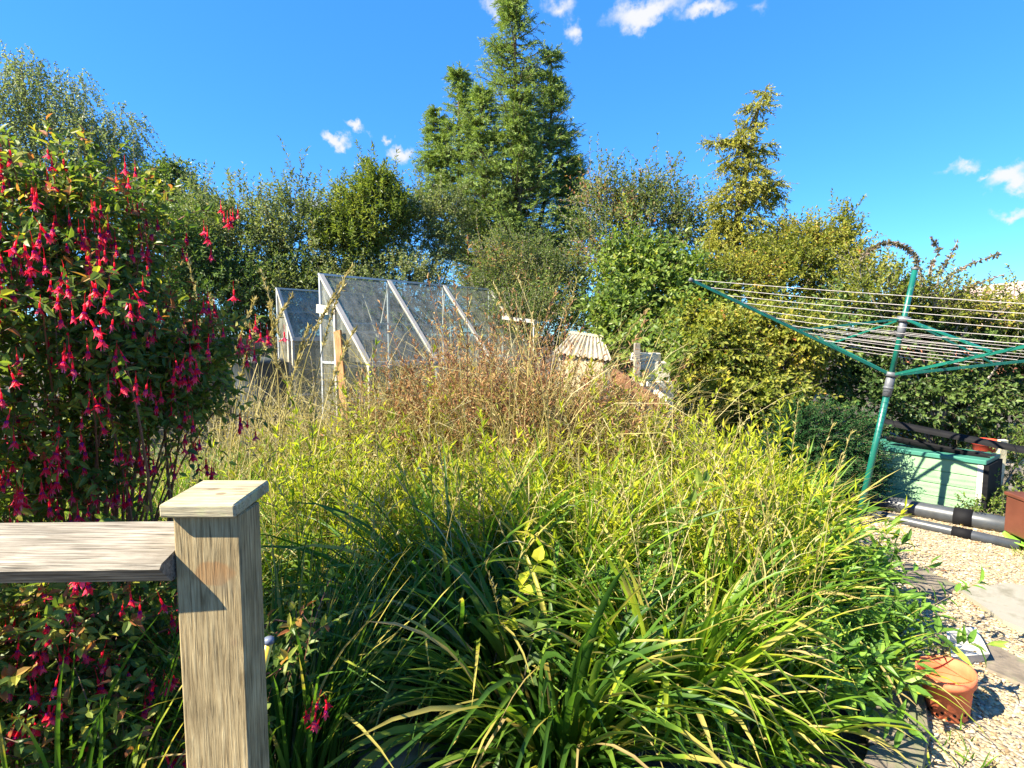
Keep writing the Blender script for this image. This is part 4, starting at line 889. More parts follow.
shrub('undergrowth_shrub', 'dark leafy growth filling the gap behind the greenhouse right end and the shed', 'shrub', [clump(470, 325, 10.6, 60, 24), clump(560, 320, 9.4, 50, 34), clump(600, 330, 9.2, 36, 34), clump(400, 320, 11, 60, 30), clump(330, 315, 11, 50, 36)], M['darkhedge'], 1100, TL=.4, per=13, LL=.07, LW=.036, upb=.4)
shrub('bramble_thicket', 'bright green bramble thicket above the white blocks', 'shrub',
      [clump(655, 290, 8.2, 50, 42), clump(625, 320, 7.9, 34, 34), clump(690, 320, 7.8, 40, 45), clump(660, 345, 7.4, 36, 26), clump(635, 262, 8.4, 34, 26), clump(676, 362, 6.0, 8, 30, .10, .8), clump(632, 340, 6.4, 12, 12, .12, 1.0)], M['bramble'], 1500, TL=.46, per=12, LL=.075, LW=.048, upb=.25, sag=.2, detail=1, extra_shoots=10, shoot_len=.7)
def golden():
    Y0 = 9.0
    o = thing('golden_conifer', 'yellow gold conifer with ragged layered sprays and a bent tip', 'tree', (P(735, 300, Y0)[0], Y0, 0))
    gl, gt, gk = Geo(), Geo(), Geo()
    tr = [P(735, 420, Y0), P(736, 300, Y0), P(735, 240, Y0), P(740, 200, Y0), P(750, 150, Y0), P(758, 110, Y0), P(765, 92, Y0), P(770, 83, Y0)]
    tr[0][2] = 0; tubes(gk, np.array(tr), np.array([.11, .08, .065, .05, .035, .02, .012, .006]), 8)
    lobes = [(764,93,6,6),(757,108,12,8),(750,126,12,10),(742,138,10,8),(735,143,18,7),(716,142,10,5),(758,150,16,9),(740,160,18,9),(755,170,14,7),(728,165,10,8),(745,183,24,10),(765,185,16,9),(735,197,24,10),(757,203,20,8),(722,207,12,10),(745,220,26,10),(725,226,22,12),(768,190,10,5),(750,238,26,12),(722,245,26,14),(745,262,30,16),(715,268,24,16),(775,196,9,4)]
    for px, py, rx, ry in lobes:
        c, r, _ = clump(px, py, Y0+rng.uniform(-.12, .12), rx*.85, ry*.8); n = int(10+rx*ry*.34)
        u = randunit(n); S0 = c+u*r*(rng.random(n)**.6)[:, None]
        D0 = nz(u*np.array([1, 1, .25])+np.array([0, 0, -.25])+rng.normal(0, .3, (n, 3)))
        twig_leaves(gl, gt, S0, D0, rng.uniform(.1, .24, n), 14, .055, .020, .1, .2, 4, .6, 0, rad=.003, hue=np.clip(rng.normal(.55, .25, n), 0, 1), tstart=0)
        zc = min(range(len(tr)), key=lambda i: abs(tr[i][2]-(c[2]-.05))); t = np.linspace(0, 1, 5)[:, None]
        tubes(gt, tr[zc]*(1-t)+c*t, np.linspace(.02, .008, 5), 5)
    link_mesh('crown', gl, M['golden'], o); link_mesh('branches', gt, M['twig'], o); link_mesh('trunk', gk, M['bark'], o)
golden()
shrub('privet_hedge', 'golden green hedge shrub with ragged top behind the dryer left arm', 'shrub',
      [clump(735, 300, 8.2, 50, 50), clump(790, 285, 8.4, 50, 50), clump(830, 270, 8.6, 38, 50), clump(770, 260, 8.8, 30, 25), clump(845, 228, 8.6, 9, 26), clump(800, 240, 8.8, 34, 22)], M['hedge'], 2200, TL=.36, per=14, LL=.055, LW=.028, upb=.5, extra_shoots=22, shoot_len=.5)
shrub('climber_hedge', 'yellowing climber covered bank under the dryer left arm', 'shrub',
      [clump(720, 360, 6.9, 50, 50), clump(780, 350, 7.0, 50, 50), clump(700, 395, 6.6, 40, 30), clump(760, 400, 6.5, 50, 30), clump(690, 340, 7.2, 26, 40)], M['hedge'], 2000, TL=.34, per=13, LL=.062, LW=.034, upb=.2, sag=.25, detail=1)
shrub('ivy_hedge', 'dark green hedge behind the teal pole and storage box', 'shrub',
      [clump(850, 340, 7.3, 50, 50), clump(905, 345, 7.3, 50, 55), clump(960, 350, 7.4, 50, 50), clump(1010, 360, 7.4, 40, 50), clump(1060, 370, 7.4, 50, 60), clump(870, 400, 7.0, 50, 40), clump(940, 405, 7.1, 60, 40), clump(1000, 420, 7.2, 50, 36)],
      M['darkhedge'], 2600, TL=.36, per=13, LL=.062, LW=.036, upb=.25, sag=.15, detail=1)
shrub('rose_hedge', 'sunlit mixed hedge top between the golden hedge and the house', 'shrub',
      [clump(880, 295, 7.1, 42, 30), clump(930, 308, 7.1, 45, 22), clump(985, 312, 7.1, 45, 20), clump(1040, 318, 7.1, 30, 24), clump(865, 270, 7.6, 22, 14)], M['hedge'], 900, TL=.34, per=12, LL=.05, LW=.028, upb=.6, extra_shoots=20, shoot_len=.5, tmat='twig_grey')
# arching bare-ish shoots
def shoots(name, label, paths, n_leaf, LL, LW, mat, tm, Y):
    b = P(*paths[0][0], Y); o = thing(name, label, 'branch' if False else 'climbing shoot', (b[0], b[1], 0)); gl, gt = Geo(), Geo()
    for pts in paths:
        pp = np.array([P(x, y, Y) for x, y in pts]); 
        t = np.linspace(0, 1, 24); k = np.linspace(0, 1, len(pp)); p = np.stack([np.interp(t, k, pp[:, i]) for i in range(3)], 1)
        ps = p.copy(); 
        for _ in range(3): ps[1:-1] = (ps[:-2]+ps[1:-1]*2+ps[2:])/4
        tubes(gt, ps, np.linspace(.009, .004, 24), 5)
        idx = rng.uniform(2, 23, n_leaf); i0 = idx.astype(int); i0 = np.minimum(i0, 22); fr = (idx-i0)[:, None]; pos = ps[i0]*(1-fr)+ps[i0+1]*fr
        D = randunit(n_leaf); leaves(gl, pos, D, randunit(n_leaf)+np.array([0, 0, .5]), LL*rng.uniform(.6, 1.2, n_leaf), LW, rng.random(n_leaf), droop=.1)
    link_mesh('leaves', gl, mat, o); link_mesh('stems', gt, M[tm], o)
M['greylilac'] = leaf_mat('dusty_leaves', [(0, (.12,.12,.07)), (.5, (.22,.20,.13)), (1, (.30,.20,.17))], .5, .3)
shoots('rose_arch_shoot', 'arching dusty rose stem curving left over the dryer pole top', [[(922, 300), (921, 275), (915, 255), (903, 245), (888, 242), (873, 247), (862, 258)]], 420, .055, .025, M['greylilac'], 'twig_grey', 6.8)
shoots('clematis_shoot', 'spindly leafy stems standing against the sky right of the pole', [[(935, 310), (938, 275), (950, 258), (958, 240)], [(935, 310), (950, 275), (975, 262), (1000, 254)], [(935, 310), (928, 270), (940, 250), (932, 238)], [(935, 310), (960, 290), (1005, 274)]], 110, .06, .03, M['greylilac'], 'twig_grey', 6.9)
# dark yew
def yew():
    o = thing('yew_bush', 'dark green feathery conifer bush left of the pole and green box', 'shrub', tuple(G(820, 500)*np.array([1, 1, 0]))); gl, gt = Geo(), Geo()
    for px, py, Y, rx, ry in [(800,440,5.9,30,34),(835,448,5.9,34,40),(848,478,5.95,20,26),(815,480,5.8,45,26),(785,460,5.9,24,28)]:
        c, r, _ = clump(px, py, Y, rx, ry, None); n = 300; u = randunit(n); u[:, 1] = -np.abs(u[:, 1]); S0 = c+u*r*.75
        D0 = nz(u*np.array([.8, .8, .3])+np.array([.2, -.1, .55])+rng.normal(0, .2, (n, 3)))
        twig_leaves(gl, gt, S0, D0, rng.uniform(.15, .32, n), 34, .032, .010, 0, .15, 4, .9, 0, rad=.003, hue=rng.random(n), tstart=0, droop=0)
    link_mesh('foliage', gl, M['yew'], o); link_mesh('branches', gt, M['twig'], o)
yew()
shrub('leafy_climber', 'sprawling small leaved climber at the right end of the storage box', 'shrub',
      [clump(1000, 500, 5.5, 30, 14), clump(985, 512, 5.3, 26, 8), clump(1018, 460, 5.9, 16, 34)], M['bramble'], 200, TL=.22, per=12, LL=.035, LW=.018, upb=.3, trunk_r=.008)

# ------------------------------------------------------------------ fuchsia
def fl_mesh(seed):
    r = np.random.default_rng(seed); g = Geo()
    # pedicel
    z0 = 0; path = np.array([[0, 0, 0], [.001, 0, -.012], [.0, 0, -.026]]); tubes(g, path, np.array([.0005, .0005, .0007]), 3, 0)
    tubes(g, np.array([[0, 0, -.026], [0, 0, -.031], [0, 0, -.039], [0, 0, -.043]]), np.array([.0015, .0028, .0024, .0034]), 7, 0)
    n = 4; a = np.arange(n)*PI/2 + r.uniform(0, 1); op = r.uniform(.12, .75)
    D = np.stack([np.cos(a)*math.sin(op), np.sin(a)*math.sin(op), -np.cos(op)*np.ones(n)], 1); B = np.tile([0, 0, -.042], (n, 1)) + D*.001
    N = np.stack([np.cos(a)*math.cos(op), np.sin(a)*math.cos(op), math.sin(op)*np.ones(n)], 1)
    leaves(g, B, D, N, .027, .0125, r.random(n), 0, 1, fold=-.2, droop=-.18)
    n = 6; a = np.arange(n)*PI/3 + r.uniform(0, 1); D = np.stack([np.cos(a)*.35, np.sin(a)*.35, -np.ones(n)], 1); B = np.tile([0, 0, -.043], (n, 1)); N = np.stack([np.cos(a), np.sin(a), .35*np.ones(n)], 1)
    leaves(g, B, D, N, .014, .011, r.random(n), 1, 1, fold=-.25, droop=-.05)
    for q in range(5):
        an = r.uniform(0, 6.28); tip = np.array([math.cos(an)*.005, math.sin(an)*.005, -.043-r.uniform(.022, .030)]); tubes(g, np.array([[0, 0, -.044], (tip+np.array([0, 0, -.044]))/2+np.array([.001, 0, 0]), tip]), np.array([.0005, .0005, .0005]), 3, 2)
    return g
SH = 1.0
def fuchsia(name, label, clumps, ntw, nfl, seed, shoots_=None, fl_filter=None):
    cen = np.mean([c[0] for c in clumps], 0); b0 = np.array([cen[0]-.1, cen[1]+.1, 0]); o = thing(name, label, 'shrub', b0)
    gl, gt = Geo(), Geo(); W = np.array([c[2]*c[1][0]*c[1][2] for c in clumps]); W /= W.sum(); tipl = []
    for (c, r, w), f in zip(clumps, W):
        n = int(ntw*f); u = randunit(n); q = rng.uniform(.3, 1.0, n)**.7; S0 = c+u*r*q[:, None]
        D0 = nz(u*.9+np.array([0, 0, .15])+rng.normal(0, .5, (n, 3))); S0 -= D0*.1
        S0[:, 2] = np.maximum(S0[:, 2], .05)
        tl = rng.uniform(.12, .30, n); hue = np.clip(.5+.5*(rng.random(n)-.5)+np.where(rng.random(n) < .12, .5, 0), 0, 1)
        twig_leaves(gl, gt, S0, D0, tl, 12, .042, .020, .05, .28, 5, 1.0, 1, rad=.0016, hue=hue)
        tipl.append(S0+D0*tl[:, None]*.8-np.array([0, 0, 1])*.10*tl[:, None])
        nl = max(4, n//45); tgt = c+randunit(nl)*r*.9; bb = b0+rng.normal(0, .12, (nl, 3))*np.array([1, 1, 0]); t = np.linspace(0, 1, 8)[None, :, None]
        mid = (bb+tgt)/2+np.array([0, 0, .35])+rng.normal(0, .1, (nl, 3)); path = bb[:, None]*(1-t)**2+2*mid[:, None]*t*(1-t)+tgt[:, None]*t**2
        tubes(gt, path, np.linspace(.010, .003, 8)[None]*rng.uniform(.6, 1.1, (nl, 1)), 5)
    # long arching shoots leaving the bush
    n = 46; i = rng.choice(len(clumps), n, p=W); u = randunit(n); u[:, 2] = np.abs(u[:, 2]); S0 = np.array([clumps[k][0] for k in i])+u*np.array([clumps[k][1] for k in i])*.75
    D0 = nz(u*np.array([1, .6, 1])+rng.normal(0, .3, (n, 3))+np.array([0, 0, .25])); tl = rng.uniform(.2, .42, n)*SH
    twig_leaves(gl, gt, S0, D0, tl, 12, .046, .022, .0, .35, 7, 1.0, 1, rad=.0022, hue=np.clip(rng.normal(.6, .3, n), 0, 1), tstart=.2)
    n2 = 260; i = rng.choice(len(clumps), n2, p=W); u2 = randunit(n2); u2[:, 2] = np.abs(u2[:, 2])+.2; S2 = np.array([clumps[k][0] for k in i])+nz(u2)*np.array([clumps[k][1] for k in i])*.92
    twig_leaves(gl, gt, S2, nz(u2+np.array([0, 0, .3])), rng.uniform(.06, .14, n2), 7, .040, .019, 0, .1, 4, 1.0, 1, rad=.0014, hue=rng.normal(1.2, .2, n2), tstart=.3)
    tipl.append(S0+D0*tl[:, None]*.9-np.array([0, 0, 1])*.22*tl[:, None])
    tips_ = np.concatenate(tipl)
    link_mesh('foliage', gl, M['fuchsia'], o); link_mesh('branches', gt, M['redtwig'], o)
    # flowers: small bunches hanging beneath outer tips
    score = -np.linalg.norm(tips_-np.array([0, 0, H]), axis=1)*.6 + rng.normal(0, .22, len(tips_)) + np.abs(tips_[:, 2]-cen[2])*.1
    d = tips_-np.array([0, 0, H]); fx = 512+F*d[:, 0]/np.maximum(d[:, 1], .1); vis = (fx > -20) & (fx < 330)
    if fl_filter is not None: vis &= fl_filter(tips_, fx)
    cand = np.where(vis)[0]; cand = cand[np.argsort(-score[cand])]
    chosen = []; 
    fy = 384 - F*(d[:, 2]/np.maximum(d[:, 1], .1) + .086); bins = {}
    for i in np.where(vis & (fy > 130) & (fy < 780))[0]:
        kb = (int(fx[i]//30), int(fy[i]//30)); dd = np.linalg.norm(d[i])
        if kb not in bins or dd < bins[kb][0]: bins[kb] = (dd, i)
    allb = [v[1] for v in bins.values()]; rng.shuffle(allb); chosen = allb[:nfl]; tips_ = tips_ - nz(d)*.03
    meshes = []
    for s in range(4):
        ob = link_mesh('flower', fl_mesh(seed+s), [M['sepal'], M['petal'], M['stamen']], None, (0, 0, 0)); meshes.append(ob.data); bpy.data.objects.remove(ob)
    pls = []
    for i in chosen:
        for q in range(rng.integers(2, 9)): pls.append(tips_[i]+rng.normal(0, .03, 3))
    pls = np.array(pls); dist = np.linalg.norm(pls-np.array([0, 0, H]), axis=1); order = np.argsort(dist)
    rest = Geo()
    for rank, i in enumerate(order):
        rot = (rng.normal(0, .22), rng.normal(0, .22), rng.uniform(0, 6.28)); s = rng.uniform(.85, 1.35)
        if rank < 98:
            me = meshes[rank % 4]; f = bpy.data.objects.new('flower', me); C.objects.link(f); f.parent = o
            f.location = tuple(pls[i]-b0); f.rotation_euler = rot; f.scale = (s, s, s)
        else:
            gg = fl_mesh(seed+10+rank % 7); a = rot[2]; ca, sa = math.cos(a), math.sin(a); nV = 0
            for V, Rr in zip(gg.V, gg.R): pass
            offs = rest.n
            VV = np.concatenate(gg.V); VV = np.stack([VV[:, 0]*ca-VV[:, 1]*sa, VV[:, 0]*sa+VV[:, 1]*ca, VV[:, 2]], 1)*s+pls[i]
            rest.V.append(VV); rest.R.append(np.concatenate(gg.R)); 
            for fA, mi, sm in gg.F: rest.F.append((fA+offs, mi, sm))
            rest.n += len(VV)
    if rest.n:
        ro = link_mesh('flowers', rest, [M['sepal'], M['petal'], M['stamen']], o); ro['kind'] = 'stuff'
    return o
fuchsia('fuchsia_bush', 'tall fuchsia bush hung with crimson flowers filling the left of the picture',
        [clump(30, 235, 2.1, 70, 45, .4), clump(90, 250, 2.25, 50, 45, .4), clump(40, 320, 2.0, 95, 60, .4), clump(140, 345, 2.2, 60, 42, .35), clump(40, 400, 2.0, 80, 42, .4), clump(160, 395, 2.3, 50, 34, .3), clump(110, 300, 2.4, 40, 45, .3),
         clump(80, 188, 2.3, 48, 30, .3), clump(185, 350, 2.35, 42, 38, .25), clump(5, 185, 2.1, 34, 28, .25), clump(-80, 320, 1.9, 90, 160, .5, .6), clump(150, 215, 2.4, 20, 14, .2), clump(200, 385, 2.45, 26, 34, .2), clump(40, 470, 2.1, 90, 45, .3, 1.3), clump(-250, 400, 1.35, 180, 170, .4, .3)], 1650, 85, 100)  # last clump is out of view, added to shade the bed's lower centre
fuchsia('fuchsia_bush', 'shaded low fuchsia with crimson flowers underneath the handrail',
        [clump(40, 640, 1.7, 120, 70, .35), clump(110, 620, 1.8, 70, 80, .3), clump(-40, 700, 1.6, 100, 90, .4), clump(90, 730, 1.6, 100, 60, .3), clump(290, 650, 1.75, 28, 30, .15, .8)], 540, 30, 300)
# ------------------------------------------------------------------ the overgrown bed
def strap_clump(label, x, y, n, L, W, mat, seed, e=(1.0, 1.5), bend=(.8, 2.2), spread=.14, lean=(0, 0), name='strap_leaf_plant', group='clumps of long strap leaved plants in the bed'):
    o = thing(name, label, 'plant', (x, y, 0), group)
    g = Geo(); az = rng.uniform(0, 2*PI, n); rr = spread*np.sqrt(rng.random(n))
    B = np.stack([x+rr*np.cos(az), y+rr*np.sin(az), np.zeros(n)], 1)
    az = az+rng.normal(0, .4, n)
    ln = L*rng.uniform(.55, 1.15, n); w = W*rng.uniform(.6, 1.2, n)
    inner = rng.random(n); e0 = e[0]+(e[1]-e[0])*inner; bd = bend[0]+(bend[1]-bend[0])*rng.random(n)
    rnd = np.clip(rng.beta(2, 2.2, n)+np.where(rng.random(n) < .09, .5, 0), 0, 1)
    if lean != (0, 0):
        v = np.stack([np.cos(az)+lean[0], np.sin(az)+lean[1]], 1); az = np.arctan2(v[:, 1], v[:, 0])
    kink = np.where(rng.random(n) < .14, rng.uniform(.5, 1.4, n), 0)
    ribbons(g, B, az, ln, w, e0, bd, rnd, k=10, kink=kink)
    nd_ = max(6, n//14); a2 = rng.uniform(0, 2*PI, nd_); B2 = np.stack([x+spread*np.cos(a2), y+spread*np.sin(a2), np.zeros(nd_)], 1)
    ribbons(g, B2, a2+rng.normal(0, .3, nd_), L*rng.uniform(.5, 1.0, nd_), W*.5*rng.uniform(.6, 1.1, nd_), rng.uniform(.8, 1.3, nd_), rng.uniform(1.2, 3.0, nd_), rng.uniform(.96, 1, nd_), k=10, kink=np.where(rng.random(nd_) < .5, 1.2, 0))
    link_mesh('leaves', g, M[mat], o)
    return o
clumps_ = [
 ('upright dark strap leaved clump just right of the timber post', -.85, 1.95, 260, 1.0, .017, 'strap_shaded', (1.25, 1.55), (.2, 1.0), (0, 0)),
 ('dark strap leaved clump under the handrail left of the post', -1.3, 1.5, 230, 1.05, .015, 'strap_shaded', (1.2, 1.55), (.2, .9), (0, 0)),
 ('shaded arching strap leaved clump at the bottom centre', .15, 2.2, 340, 1.05, .034, 'strap_shaded', (.75, 1.5), (.8, 2.2), (-.35, -.2)),
 ('large shaded strap leaved clump left of the bottom centre', -.3, 2.85, 280, 1.2, .028, 'strap_shaded', (.8, 1.5), (.8, 2.0), (-.2, -.2)),
 ('sunlit yellow green strap leaved clump right of the bottom centre', .72, 2.5, 280, 1.0, .034, 'strap_sunlit', (1.0, 1.52), (.5, 1.9), (-.1, -.1)),
 ('sunlit strap leaved clump spilling towards the gravel at the bottom', 1.05, 2.4, 150, .55, .028, 'strap_sunlit', (.7, 1.4), (.7, 1.9), (.3, -.25)),
 ('tall sunlit strap leaved clump behind the lance leaved plants', 1.3, 3.2, 320, 1.0, .030, 'strap_sunlit', (.95, 1.5), (.4, 1.8), (.25, 0)),
 ('bright strap leaved clump with upright tips left of the teal pole', 2.0, 4.15, 300, .95, .030, 'strap_sunlit', (1.0, 1.5), (.4, 1.7), (.25, 0)),
 ('sunlit strap leaved clump in the centre of the bed', .35, 3.2, 280, 1.2, .028, 'strap_sunlit', (1.0, 1.52), (.4, 1.7), (0, -.1)),
 ('long leaved clump at the right edge drooping over the terracotta pot', 1.62, 2.78, 110, .58, .019, 'strap_sunlit', (.8, 1.4), (.8, 2.0), (.3, 0)),
 ('bright strap leaved clump behind the centre one, nearer the white blocks', 1.5, 4.2, 280, 1.05, .024, 'strap_sunlit', (1.0, 1.5), (.5, 1.8), (0, 0)),
 ('grassy strap leaved clump behind the fuchsia foot and handrail', -1.75, 2.75, 260, .95, .02, 'strap_shaded', (1.0, 1.52), (.4, 1.6), (0, 0)),
 ('sunlit broad strap leaved clump left of the centre one', -.25, 3.45, 240, 1.15, .026, 'strap_sunlit', (1.0, 1.52), (.4, 1.8), (0, 0)),
 ('half shaded grassy clump behind the shaded one at the left of the bed', -1.1, 3.2, 300, 1.05, .014, 'strap_shaded', (1.0, 1.52), (.4, 1.6), (0, 0)),
]
for i, (lab, x, y, n, L, w, mt, e, bd, ln) in enumerate(clumps_):
    strap_clump(lab, x, y, int(n*1.15), L, w, mt, i, e, bd, .2, ln)

# grass filling, one mass
def bed_h(x, y):   # approximate height of growth
    return .85+.0*x
def fill_grass(name, label, n, xr, yr, L, W, mat, e=(1.1, 1.57), bd=(.1, 1.3), mask=None, k=7):
    x = rng.uniform(*xr, n); y = rng.uniform(*yr, n)
    if mask is not None: s = mask(x, y); x, y = x[s], y[s]; n = len(x)
    g = Geo(); B = np.stack([x, y, np.zeros(n)], 1)
    # gather in tufts
    Lf = L*(.6+.5*rng.random(n))*(1+.15*np.sin(x*3.1+1)*np.cos(y*2.7))
    rnd = np.clip(.45+.25*np.sin(x*5+y*3)+rng.normal(0, .22, n), 0, 1)
    ribbons(g, B, rng.uniform(0, 2*PI, n), Lf, W*rng.uniform(.6, 1.3, n), rng.uniform(*e, n), rng.uniform(*bd, n), rnd, k=k)
    o = link_mesh(name, g, M[mat]); tag(o, label, 'grass', kind='stuff'); return o
bedmask = lambda x, y: (x < 1.7+.28*(y-2.2)+.1*np.sin(y*4)) & ~((x < -.2) & (y < 1.4)) & (y > 1.75+.0*x)
fill_grass('green_grass', 'long green grass growing through the shaded left part of the bed', 6500, (-3.6, .6), (2.2, 5.6), .85, .009, 'strap_shaded', mask=lambda x, y: bedmask(x, y) & ((y > 2.9) | (x < -.5)))
fill_grass('yellow_green_grass', 'yellow green grass growing through the sunlit part of the bed', 7000, (-1.2, 3.0), (2.6, 5.6), .85, .011, 'strap_sunlit', mask=lambda x, y: (x < 1.25+.36*(y-2.2)) & (x > -.9+.0*y) & ((x > .2) | (y > 3.2)))
fill_grass('meadow_grass', 'straw coloured dry grass stems standing through the middle of the bed', 1500, (-2.8, 1.9), (3.2, 6.2), 1.3, .006, 'straw', e=(1.15, 1.57), bd=(0, 1.6), mask=lambda x, y: (x < 1.2+.25*(y-3)))

# feathery yellow leaved plants: upright stems with narrow leaves
def stem_plants(name, label, n, xr, yr, hr, per, LL, LW, mat, tmat, mask=None, ang=1.0, detail=0, kind='stuff', cat='plants', sag=.12, rad=.004, ztop=None, tstart=.2):
    x = rng.uniform(*xr, n); y = rng.uniform(*yr, n)
    if mask is not None: s = mask(x, y); x, y = x[s], y[s]; n = len(x)
    gl, gt = Geo(), Geo(); S0 = np.stack([x, y, np.zeros(n)], 1); D0 = nz(rng.normal(0, .16, (n, 3))*np.array([1, 1, 0])+np.array([0, 0, 1.]))
    h = rng.uniform(*hr, n)
    h = h*(1+.16*np.sin(x*4.3+y*2)*np.cos(y*5.1-x)+rng.normal(0, .07, n))
    if ztop is not None: h = np.minimum(h, 9)*ztop(x, y)
    twig_leaves(gl, gt, S0, D0, h, per, LL, LW, 0, sag, 6, ang, detail, rad=rad, hue=np.clip(.5+.35*np.sin(x*4)*np.cos(y*3)+rng.normal(0, .15, n), 0, 1), tstart=tstart, upn=.8)
    for f in gt.F: pass
    off = gl.n
    for V, Rr in zip(gt.V, gt.R): gl.V.append(V); gl.R.append(Rr)
    for f, mi, sm in gt.F: gl.F.append((f+off, 1, sm))
    gl.n += gt.n
    o = link_mesh(name, gl, [M[mat], M[tmat]]); tag(o, label, cat, kind=kind); return o
back = lambda x, y: 1.0+.42*np.exp(-((x+.1)/1.0)**2)*np.clip((y-3.2)/1.3, 0, 1)
stem_plants('yellow_foliage', 'mass of upright yellowing narrow leaved stems across the middle of the bed', 1500, (-2.3, 2.6), (3.0, 5.0), (.7, 1.12), 44, .075, .017, 'yellow', 'twig', mask=lambda x, y: (x < 1.55+.3*(y-2.4)) & (x > -1.3-.35*(y-3)), ang=.8)
stem_plants('green_undergrowth', 'low tangle of small leaved green weeds filling the bed below the grass', 800, (-3.4, 2.2), (2.2, 5.4), (.35, .75), 26, .05, .022, 'broad', 'twig', mask=lambda x, y: (x < 1.35+.3*(y-2.2)) & (y > 1.8), ang=1.1)
stem_plants('dry_stems', 'dead brown flower stems massed in front of the greenhouse and shed', 1100, (-1.5, 1.5), (4.5, 6.2), (1.15, 1.55), 40, .055, .017, 'deadbrown', 'redtwig', mask=lambda x, y: ((x-.05)/1.4)**2+((y-5.3)/.85)**2 < 1, ztop=lambda x, y: np.where(x > .5, .8, 1.0+.27*np.exp(-((x+.05)/.7)**2)), tstart=.35, ang=.9)
stem_plants('dead_stems', 'dead brown stems in front of the little corrugated roofed store', 420, (.2, 1.7), (5.7, 6.6), (1.25, 1.5), 30, .05, .017, 'deadbrown', 'redtwig', mask=lambda x, y: x < .195*y, tstart=.3, ang=.9)
fill_grass('lush_grass', 'fresh green grass between the fuchsia and the greenhouse', 2600, (-3.2, -.9), (3.6, 5.4), .95, .013, 'strap_sunlit', bd=(.2, 1.6))
stem_plants('dry_weeds', 'dead weeds tangled between the fuchsia and the greenhouse', 260, (-3.2, -1.0), (4.3, 6.4), (.8, 1.45), 26, .04, .012, 'straw', 'twig_grey', tstart=.5, ang=.7)
fill_grass('hay_grass', 'arching tangle of pale dry grass over the mound in front of the greenhouse', 3200, (-1.7, 1.5), (4.3, 6.0), 2.1, .008, 'straw', e=(1.1, 1.57), bd=(.4, 2.6), mask=lambda x, y: (((x-.0)/1.45)**2+((y-5.1)/.85)**2 < 1) & ((x < .5) | (rng.random(len(x)) < .3)))
fill_grass('weedy_grass', 'tall dry weeds and grass in front of the greenhouse doorway', 520, (-3.0, -1.2), (4.8, 6.4), 1.7, .007, 'straw', e=(1.1, 1.57), bd=(.1, 1.8), mask=lambda x, y: (x > -.50*y) & (x < -.2*y))
# lance-leaved plants at right edge as individual plants
labs = ['lance leaved green plant nearest the white tray', 'lance leaved green plant directly above the terracotta pot', 'broad lance leaved plant behind the terracotta pot plant', 'lance leaved plant left of the terracotta pot in half shade', 'tall lance leaved plant farthest up the gravel edge', 'lance leaved plant in the middle of the gravel edge row', 'lance leaved plant tucked left behind the gravel edge row']
pos = [(2.0, 3.2, .6), (1.76, 2.9, .56), (1.62, 3.15, .74), (1.5, 2.72, .46), (2.12, 3.75, .55), (1.95, 3.5, .64), (1.7, 3.6, .74)]
for lab, (x, y, h) in zip(labs, pos):
    o = thing('lance_leaf_plant', lab, 'plant', (x, y, 0), 'lance leaved plants along the gravel edge'); gl, gt = Geo(), Geo(); n = 34
    a = rng.uniform(0, 6.28, n); r = .13*np.sqrt(rng.random(n)); S0 = np.stack([x+r*np.cos(a), y+r*np.sin(a), 0*a], 1)
    D0 = nz(np.stack([np.cos(a)*.35+.10, np.sin(a)*.35-.1, np.ones(n)], 1)+rng.normal(0, .15, (n, 3)))
    twig_leaves(gl, gt, S0, D0, h*rng.uniform(.75, 1.2, n), 24, .10, .028, 0, .25, 6, 1.05, 1, rad=.003, hue=rng.random(n), tstart=.15, upn=.9, droop=.25)
    link_mesh('leaves', gl, M['broad'], o); link_mesh('stems', gt, M['twig'], o)
# big-leaved weeds
def big_leaf(label, base, h, n, LL, LW, mat, seed, lean=(0, 0)):
    o = thing('broad_leaf_weed', label, 'plant', base); gl, gt = Geo(), Geo(); b = np.array(base, float)
    S0 = b[None]; D0 = nz(np.array([[lean[0]+.05, lean[1], 1.]])); n = int(n*1.6)
    twig_leaves(gl, gt, S0, D0, np.array([h]), n, LL, LW, 0, .05, 7, 1.0, 1, rad=.005, tstart=.4, upn=1.0, droop=.35, hue=rng.random(1))
    link_mesh('leaves', gl, M[mat], o); link_mesh('stem', gt, M['twig'], o)
p = P(482, 545, 2.35); big_leaf('weed with a few yellow heart shaped leaves standing in the centre of the picture', (p[0], p[1], 0), 1.12, 11, .085, .058, 'yellow', 1)
p = P(515, 590, 2.2); big_leaf('weed with broad grey green leaves below the yellow leaved weed', (p[0], p[1], 0), .95, 9, .09, .05, 'darkhedge', 2)
p = P(640, 540, 2.9); big_leaf('green nettle like weed right of the centre of the bed', (p[0], p[1], 0), 1.05, 14, .09, .05, 'bramble', 3)
p = P(698, 445, 4.6); big_leaf('flat topped broad leaved weed near the yellowing climber', (p[0], p[1], 0), 1.02, 12, .13, .08, 'bramble', 4)

